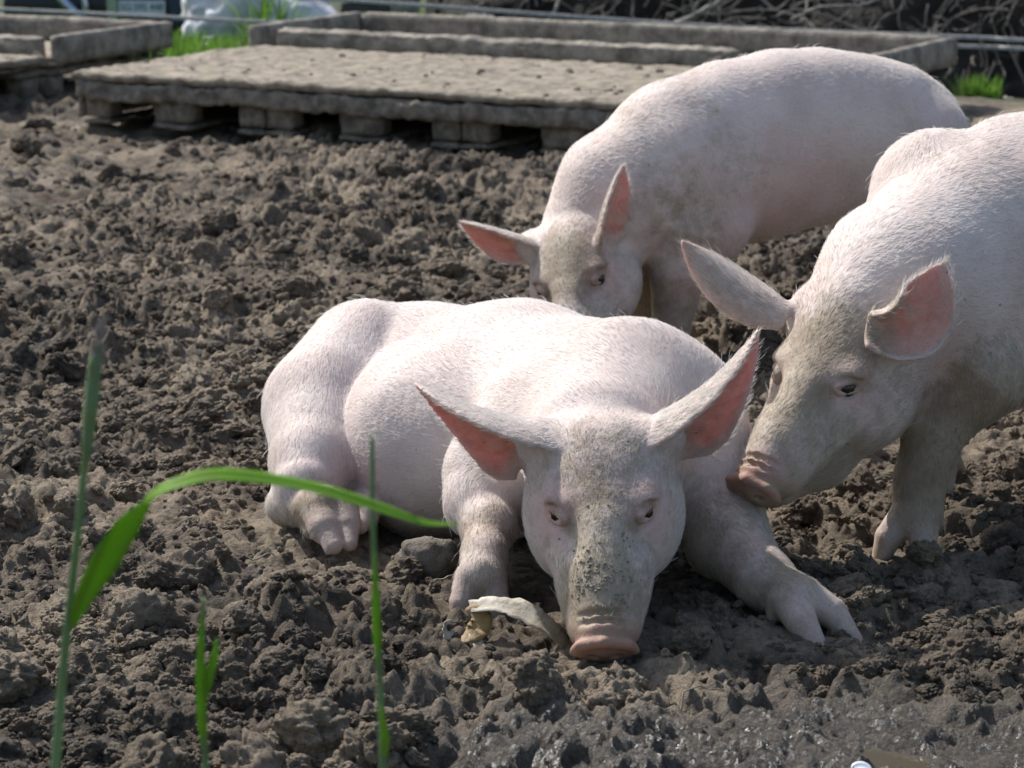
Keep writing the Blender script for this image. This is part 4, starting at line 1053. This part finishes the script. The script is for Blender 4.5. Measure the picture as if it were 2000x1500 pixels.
# ---------------------------------------------------------------- parked car: only its nose shows above the small platform
M_PAINT = plain('dark_blue_paint', (.035, .05, .10), .25, .1, 4, 0); M_TRIM = plain('black_trim', (.015, .016, .02), .5, .2, 40, .2)
M_GLASS = plain('car_glass', (.03, .035, .04), .05, .1, 4, 0); M_CHROME = plain('bright_metal', (.55, .6, .72), .25, .15, 6, 0, metallic=.8)
M_PLATE = plain('plate_white', (.62, .68, .76), .35, .06, 10, 0); M_INK = plain('plate_ink', (.02, .022, .03), .5, 0, 10, 0); M_TYRE = plain('tyre_rubber', (.02, .02, .021), .85, .2, 60, .4)
pc = W(279, 14, 16.0); zg = gz(pc[0], pc[1])
car = empty('parked_car', (pc[0], pc[1], zg), 0); tag(car, 'dark blue parked car behind the smaller platform, number plate showing', 'car')
ph = pc[2] - zg                     # height of the plate centre above the ground there
def prism(name, prof, x0, x1, mat, parent, bevel=.02):
    bm = bmesh.new(); f = [bm.verts.new((x0, y, z)) for y, z in prof]; b2 = [bm.verts.new((x1, y, z)) for y, z in prof]; n = len(prof)
    bm.faces.new(f); bm.faces.new(b2[::-1])
    for i in range(n): bm.faces.new((f[i], b2[i], b2[(i + 1) % n], f[(i + 1) % n]))
    bmesh.ops.recalc_face_normals(bm, faces=bm.faces)
    if bevel: bmesh.ops.bevel(bm, geom=list(bm.edges), offset=bevel, segments=3, affect='EDGES', profile=.6)
    return bm_obj(name, bm, mat, parent)
prism('body', [(.10, ph - .12), (.06, ph + .15), (.16, ph + .42), (1.05, ph + .56), (3.7, ph + .58), (3.95, ph + .2), (3.9, ph - .12)], -.82, .82, M_PAINT, car, .05)
prism('cabin', [(1.05, ph + .55), (1.75, ph + 1.0), (3.1, ph + 1.02), (3.7, ph + .57)], -.70, .70, M_GLASS, car, .05)
prism('roof', [(1.72, ph + 1.003), (1.8, ph + 1.05), (3.05, ph + 1.06), (3.13, ph + 1.02)], -.69, .69, M_PAINT, car, .012)
bmp = prism('bumper', [(.0, ph - .15), (-.02, ph + .02), (.02, ph + .13), (.14, ph + .13), (.14, ph - .15)], -.84, .84, M_TRIM, car, .02)
prism('bumper_insert', [(-.034, ph - .10), (-.036, ph + .07), (-.008, ph + .07), (-.008, ph - .10)], -.215, -.15, M_CHROME, bmp, .006)
prism('bumper_insert', [(-.034, ph - .10), (-.036, ph + .07), (-.008, ph + .07), (-.008, ph - .10)], .16, .30, M_PAINT, bmp, .006)
for sx in (-1, 1):
    hl = lump('headlight', (sx * .60, .09, ph + .27), (.15, .07, .085), 2, .02, M_GLASS, car, 3)
    b_ = bmesh.new(); bmesh.ops.create_cone(b_, cap_ends=True, segments=28, radius1=.30, radius2=.30, depth=.19); bmesh.ops.rotate(b_, verts=b_.verts, matrix=Matrix.Rotation(math.pi / 2, 3, 'Y'))
    for yy in (.72, 3.2):
        w_ = bm_obj('wheel', b_.copy(), M_TYRE, car, False); w_.location = (sx * .74, yy, .30)
        b3 = bmesh.new(); bmesh.ops.create_cone(b3, cap_ends=True, segments=20, radius1=.19, radius2=.17, depth=.20); bmesh.ops.rotate(b3, verts=b3.verts, matrix=Matrix.Rotation(math.pi / 2, 3, 'Y')); bm_obj('rim', b3, M_CHROME, w_)
    b_.free()
V, Q = tube_mesh([(smooth_path([(-.52, -.05, ph + .10), (-.46, -.06, ph + .03), (-.40, -.06, ph - .03), (-.36, -.05, ph - .10)], 14), .030)], 10); link('tow_bracket', mesh_np('tow_bracket', V, Q), M_CHROME, car)
V, Q = tube_mesh([(smooth_path([(-.36, -.055, ph + .10), (-.335, -.06, ph + .02), (-.345, -.05, ph - .06)], 10), .022)], 10); link('tow_bracket', mesh_np('tow_bracket', V, Q), M_CHROME, car)
bm = bmesh.new(); box_bm(bm, (-.14, -.046, ph - .042), (.14, -.038, ph + .042), bevel=.003); plate = bm_obj('number_plate', bm, M_PLATE, car)
fc = bpy.data.curves.new('plate_text', 'FONT'); fc.body = 'SG·395 448'; fc.size = .062; fc.align_x = 'CENTER'; fc.align_y = 'CENTER'; fc.extrude = .0012; fc.materials.append(M_INK)
to = bpy.data.objects.new('plate_text', fc); COL.objects.link(to); bpy.context.view_layer.update()
dg = bpy.context.evaluated_depsgraph_get(); tm = bpy.data.meshes.new_from_object(to.evaluated_get(dg)); bpy.data.objects.remove(to)
wd_ = max(v.co.x for v in tm.vertices) - min(v.co.x for v in tm.vertices)
for v in tm.vertices: v.co.x *= .255 / wd_
tx = link('plate_lettering', tm, None, plate); tx.rotation_euler = (math.pi / 2, 0, 0); tx.location = (0, -.0475, ph + .002)
if not tm.materials: tm.materials.append(M_INK)

# ---------------------------------------------------------------- small things on the mud
M_HUSK, t, b, o = material('dry_husk')
p = objc(t); n1 = noise(t, 40, 4, .6, p); st = t.nodes.new('ShaderNodeTexNoise'); st.inputs['Scale'].default_value = 160; st.inputs['Detail'].default_value = 4
c = mixc(t, ramp(t, n1, (.35, .7, 0, 1)), (.36, .31, .235), (.56, .51, .42)); c = mixc(t, ramp(t, st.outputs[0], (.58, .72, 0, .6)), c, (.19, .15, .10)); gd = attr(t, 'gold')
c = mixc(t, gd, c, mixc(t, ramp(t, st.outputs[0], (.45, .6, 0, 1)), (.17, .095, .025), (.40, .26, .085)))
t.links.new(c, b.inputs['Base Color']); b.inputs['Roughness'].default_value = .6; bump(t, b, noise(t, 110, 5, .7, p), .7, .004)
husk = empty('dry_husk', G(960, 1260)); tag(husk, 'curled dry maize husk leaf lying in front of the hoof of the lying pig', 'dry leaf')
hb = np.array(husk.location)
def husk_strip(nm, pix, wd, normal, gold, cup=.25, twist=None):
    n = 26; P = smooth_path([W(*q) for q in pix], n); w = np.interp(np.linspace(0, 1, n), np.linspace(0, 1, len(wd)), wd)
    P = P + np.random.default_rng(len(nm) + int(pix[0][0])).normal(0, .0005, P.shape); w = w * (1 + .07 * np.random.default_rng(int(pix[0][1])).normal(0, 1, n))
    V, Q = ribbon(P, w, normal, .0007, cup, twist if twist is None else np.interp(np.linspace(0, 1, n), np.linspace(0, 1, len(twist)), twist))
    me = mesh_np(nm, V - hb, Q); at = me.attributes.new('gold', 'FLOAT', 'POINT')
    gl = np.repeat(np.interp(np.linspace(0, 1, n), np.linspace(0, 1, len(gold)), gold), 10); at.data.foreach_set('value', gl.astype(np.float32))
    link('husk_blade', me, M_HUSK, husk)
husk_strip('a', [(918, 1186, 3.60), (975, 1182, 3.59), (1040, 1206, 3.575), (1085, 1240, 3.565), (1112, 1278, 3.56)], [.010, .016, .021, .018, .010], UP * .75 - FW * .6, [0, 0, .1, .45, .7], .18, [.2, 0, -.1, -.35, -.6])
husk_strip('b', [(916, 1184, 3.60), (940, 1206, 3.585), (930, 1232, 3.575), (900, 1252, 3.57)], [.006, .016, .017, .006], -FW * .9 + RT * .15 + UP * .2, [.8, 1, 1, .7], -.06, [0, .2, .5, .9])
husk_strip('c', [(872, 1212, 3.59), (876, 1246, 3.575), (905, 1275, 3.56), (942, 1302, 3.55)], [.007, .012, .013, .006], -FW * .6 + RT * .6 + UP * .2, [0, .1, 0, 0], .3)
husk_strip('d', [(925, 1240, 3.575), (938, 1268, 3.555), (944, 1298, 3.54), (946, 1332, 3.52)], [.008, .008, .006, .003], -FW + RT * .2, [.2, 0, 0, 0], .2)
husk_strip('e', [(1012, 1268, 3.56), (985, 1285, 3.55), (965, 1306, 3.54), (950, 1330, 3.53)], [.004, .007, .009, .005], -FW * .5 + UP * .8, [0, 0, 0, 0], .25)

M_ROOT = plain('dry_root', (.42, .36, .28), .8, .35, 60, .3, 200)
def rootlet(pix, rad, label, lift=.006, n=30, cat='root', forks=()):
    P = []
    for x, y in pix:
        q = G(x, y); P.append((q[0], q[1], 0))
    P = smooth_path(P, n); P[:, 2] = ground_z(P[None, :, 0], P[None, :, 1])[0]
    z = P[:, 2].copy()
    for i in range(n): P[i, 2] = z[max(0, i - 2):i + 3].max() + lift * .6
    P[0, 2] -= .012; P[-1, 2] -= .008
    pr_ = [(P, np.linspace(rad, rad * .45, n))]
    V, Q = tube_mesh(pr_, 6); o = link('dry_root', mesh_np('dry_root', V - P[0], Q), M_ROOT); o.location = P[0]
    return tag(o, label, cat, 'roots and straws on the mud')
rootlet([(255, 1215), (300, 1170), (340, 1130), (400, 1095), (470, 1075), (540, 1072)], .0026, 'long pale dry root curving over the trampled mud')
rootlet([(520, 1140), (548, 1155), (556, 1178)], .0016, 'short thin forked straw below the long dry root', n=14)
rootlet([(1560, 1110), (1600, 1098), (1650, 1104)], .0016, 'short straw lying between the stretched leg and the standing hoof', n=14)
rootlet([(840, 1118), (872, 1104), (905, 1098)], .0022, 'bent brown stalk beside the front hoof of the lying pig', n=14)
rootlet([(1330, 1352), (1372, 1338), (1420, 1340)], .0015, 'thin straw on the bare mud below the stretched foreleg', lift=.003, n=12)

def stone(px, py, rad, label, seed, sink=.3, mat=M_STONE, amp=.35, Y=None):
    q = G(px, py); z = gz(q[0], q[1])
    o = lump('stone', (q[0], q[1], z + rad[2] * (1 - 2 * sink)), rad, seed, amp, mat, None, 4, 1.2); return tag(o, label, 'stone')
M_MUDST = plain('mud_caked_stone', (.21, .18, .145), .9, .35, 14, .9, 50, col2=(.10, .085, .068))
stone(835, 1085, (.050, .034, .036), 'mud-caked stone wedged under the belly of the lying pig', 12, .15, M_MUDST)
stone(1190, 1262, (.023, .02, .02), 'small round grey stone touching the snout of the lying pig', 15, .15)
# pale shard at the edge of the puddle and the puddle itself
M_SHARD = plain('white_shard', (.75, .8, .85), .3, .1, 20, .1)
q = G(1683, 1488); P = smooth_path([(-.016, .0, .0), (-.006, .003, .004), (.006, .002, .004), (.016, -.003, .0)], 12)
V, Q = ribbon(P, np.array([.003, .005, .007, .008, .009, .009, .009, .008, .007, .006, .004, .002]), (0, -.5, .8), .0008, .3)
sh = link('broken_shard', mesh_np('broken_shard', V * .75, Q), M_SHARD); sh.location = (q[0], q[1], gz(q[0], q[1]) + .006); tag(sh, 'small white plastic shard stuck in the wet mud', 'shard')
M_WATER, t, b, o = material('muddy_water'); b.inputs['Base Color'].default_value = (.07, .06, .042, 1); b.inputs['Roughness'].default_value = .04; bump(t, b, noise(t, 30, 2, .5, wpos(t)), .04, .01)
q = G(1735, 1450); A = np.linspace(0, 2 * math.pi, 60, endpoint=False); rr_ = 1 + .35 * (fbm(np.cos(A) * 1.7 + 5, np.sin(A) * 1.7, 3, 3) - .5) * 2
zz = -.027
V = [(q[0], q[1], zz)] + [(q[0] + (.060 * k) * math.cos(a), q[1] + .065 * k * math.sin(a), zz) for a, k in zip(A, rr_)]
T = [(0, i + 1, (i + 1) % 60 + 1) for i in range(60)]
tag(link('puddle', mesh_np('puddle', V, None, T), M_WATER), 'shallow muddy puddle in the wet corner of the pen', None, kind='structure')

# crumbs of mud stuck to the snout of the lying pig
M_SNOUTMUD = plain('drying_mud', (.34, .30, .235), .9, .2, 90, .3, col2=(.22, .19, .15))
rq = np.random.default_rng(4)
wt = np.exp(-((V1 - W(1165, 1115, 3.50)) ** 2).sum(1) / .030 ** 2) + .8 * np.exp(-((V1 - W(1190, 1150, 3.48)) ** 2).sum(1) / .024 ** 2) + .12 * np.exp(-((V1 - W(1165, 1060, 3.54)) ** 2).sum(1) / .05 ** 2)
wt *= ((vn1 @ R1[:, 2]) > .1) * (fbm(V1[:, 0] * 60, V1[:, 1] * 60 + V1[:, 2] * 60, 5, 2) > .47)
k = rq.choice(len(V1), 260, replace=False, p=wt / wt.sum())
scatter_clods('mud_crumbs', V1[k] - np.array(lying.location), .0007 + .0019 * rq.random(len(k)) ** 2, lying, 8, M_SNOUTMUD)

# ---------------------------------------------------------------- grass stalks growing just in front of the camera
M_BLADE = grass_material('young_grass_blade', (.15, .34, .02), (.24, .47, .03))
M_STALK = grass_material('grass_stalk', (.15, .24, .12), (.21, .32, .18))
M_SEED = plain('seed_head', (.30, .24, .27), .7, .3, 200, .3, col2=(.15, .17, .10))
def stalk(pix, Y, rad, label):
    P = smooth_path([W(x, y, Y + dy) for x, y, dy in pix], 30); ext = P[0] + (P[0] - P[3]) * 0
    d = unit(P[0] - P[4]); k = P[0][2] / -min(d[2], -.3); g = P[0] + d * k; g[2] = gz(g[0], g[1]) - .02
    mid = (P[0] * .5 + g * .5)
    P = np.concatenate([smooth_path([g, mid, P[0]], 14)[:-1], P])
    root = empty('grass_plant', g); tag(root, label, 'grass')
    V, Q = tube_mesh([(P - g, np.linspace(rad * 1.25, rad * .55, len(P)))], 8); link('stem', mesh_np('stem', V, Q), M_STALK, root)
    return root, g
def blade(root, g, pix, Y, w, normal, cup=.3, tw=None):
    n = 40; P = smooth_path([W(x, y, Y + dy) for x, y, dy in pix], n); ww = np.interp(np.linspace(0, 1, n), np.linspace(0, 1, len(w)), w)
    V, Q = ribbon(P, ww, normal, .0003, cup, None if tw is None else np.interp(np.linspace(0, 1, n), np.linspace(0, 1, len(tw)), tw))
    link('blade', mesh_np('blade', V - g, Q), M_BLADE, root)
Yg = 1.95
root, g = stalk([(108, 1500, 0), (128, 1260, 0), (150, 1060, 0), (170, 860, 0), (188, 680, 0)], Yg, .0038, 'tall grass stalk with a seed tip and one long bent blade')
blade(root, g, [(138, 1228, 0), (165, 1165, -.008), (205, 1095, -.016), (250, 1025, -.024), (287, 984, -.03)], Yg, [.0018, .0075, .0115, .0095, .0030], -FW * .9 + RT * .35, .2)
blade(root, g, [(284, 988, -.03), (300, 968, -.03), (345, 946, -.03), (420, 930, -.02), (520, 938, .0), (640, 962, .03), (760, 1000, .05), (830, 1022, .06), (895, 1024, .06)],
      Yg, [.0030, .0044, .0060, .0072, .0078, .0074, .0058, .0033, .0006], -FW * .62 + UP * .75, .22)
rs = np.random.default_rng(9); P = smooth_path([W(180, 770, Yg), W(188, 700, Yg), W(196, 645, Yg)], 22); paths = []
for i in range(70):
    j = rs.integers(0, 20); d = unit(P[j + 1] - P[j]) * .012 + np.array([rs.normal(0, .0026), rs.normal(0, .0026), .002]); paths.append(([P[j] - g, P[j] + d * .6 - g, P[j] + d - g], [.0006, .0014, .0004]))
sp_ = smooth_path([W(168, 900, Yg), W(176, 810, Yg), W(184, 730, Yg), W(190, 680, Yg)], 20); V, Q = tube_mesh([(sp_ - g, np.interp(np.linspace(0, 1, 20), [0, .3, .8, 1], [.003, .0056, .0052, .002]))], 8); link('sheath', mesh_np('sheath', V, Q), M_STALK, root)
V, Q = tube_mesh(paths, 5); link('seed_head', mesh_np('seed_head', V, Q), M_SEED, root)
root, g = stalk([(748, 1500, 0), (742, 1330, 0), (735, 1180, 0), (728, 1000, 0), (727, 850, 0)], 2.05, .0031, 'straight thin grass stalk standing before the hind foot of the lying pig')
blade(root, g, [(741, 1330, 0), (736, 1240, -.004), (733, 1160, -.006), (731, 1080, -.006)], 2.05, [.0012, .0040, .0034, .0005], -FW + RT * .6, .2)
blade(root, g, [(748, 1500, 0), (752, 1440, -.004), (744, 1380, -.006)], 2.05, [.002, .0035, .0006], -FW + RT * .3, .2)
root, g = stalk([(402, 1500, 0), (398, 1420, 0), (397, 1340, 0), (396, 1240, 0), (397, 1165, 0)], 2.0, .0028, 'short young grass shoot with a small side blade')
blade(root, g, [(398, 1380, 0), (405, 1330, -.004), (418, 1285, -.006), (424, 1245, -.006)], 2.0, [.0015, .0042, .0036, .0005], -FW + RT * .2, .2)
blade(root, g, [(402, 1490, 0), (395, 1400, -.003), (392, 1300, -.005), (394, 1200, -.004)], 2.0, [.002, .0042, .0040, .0006], -FW - RT * .2, .2)
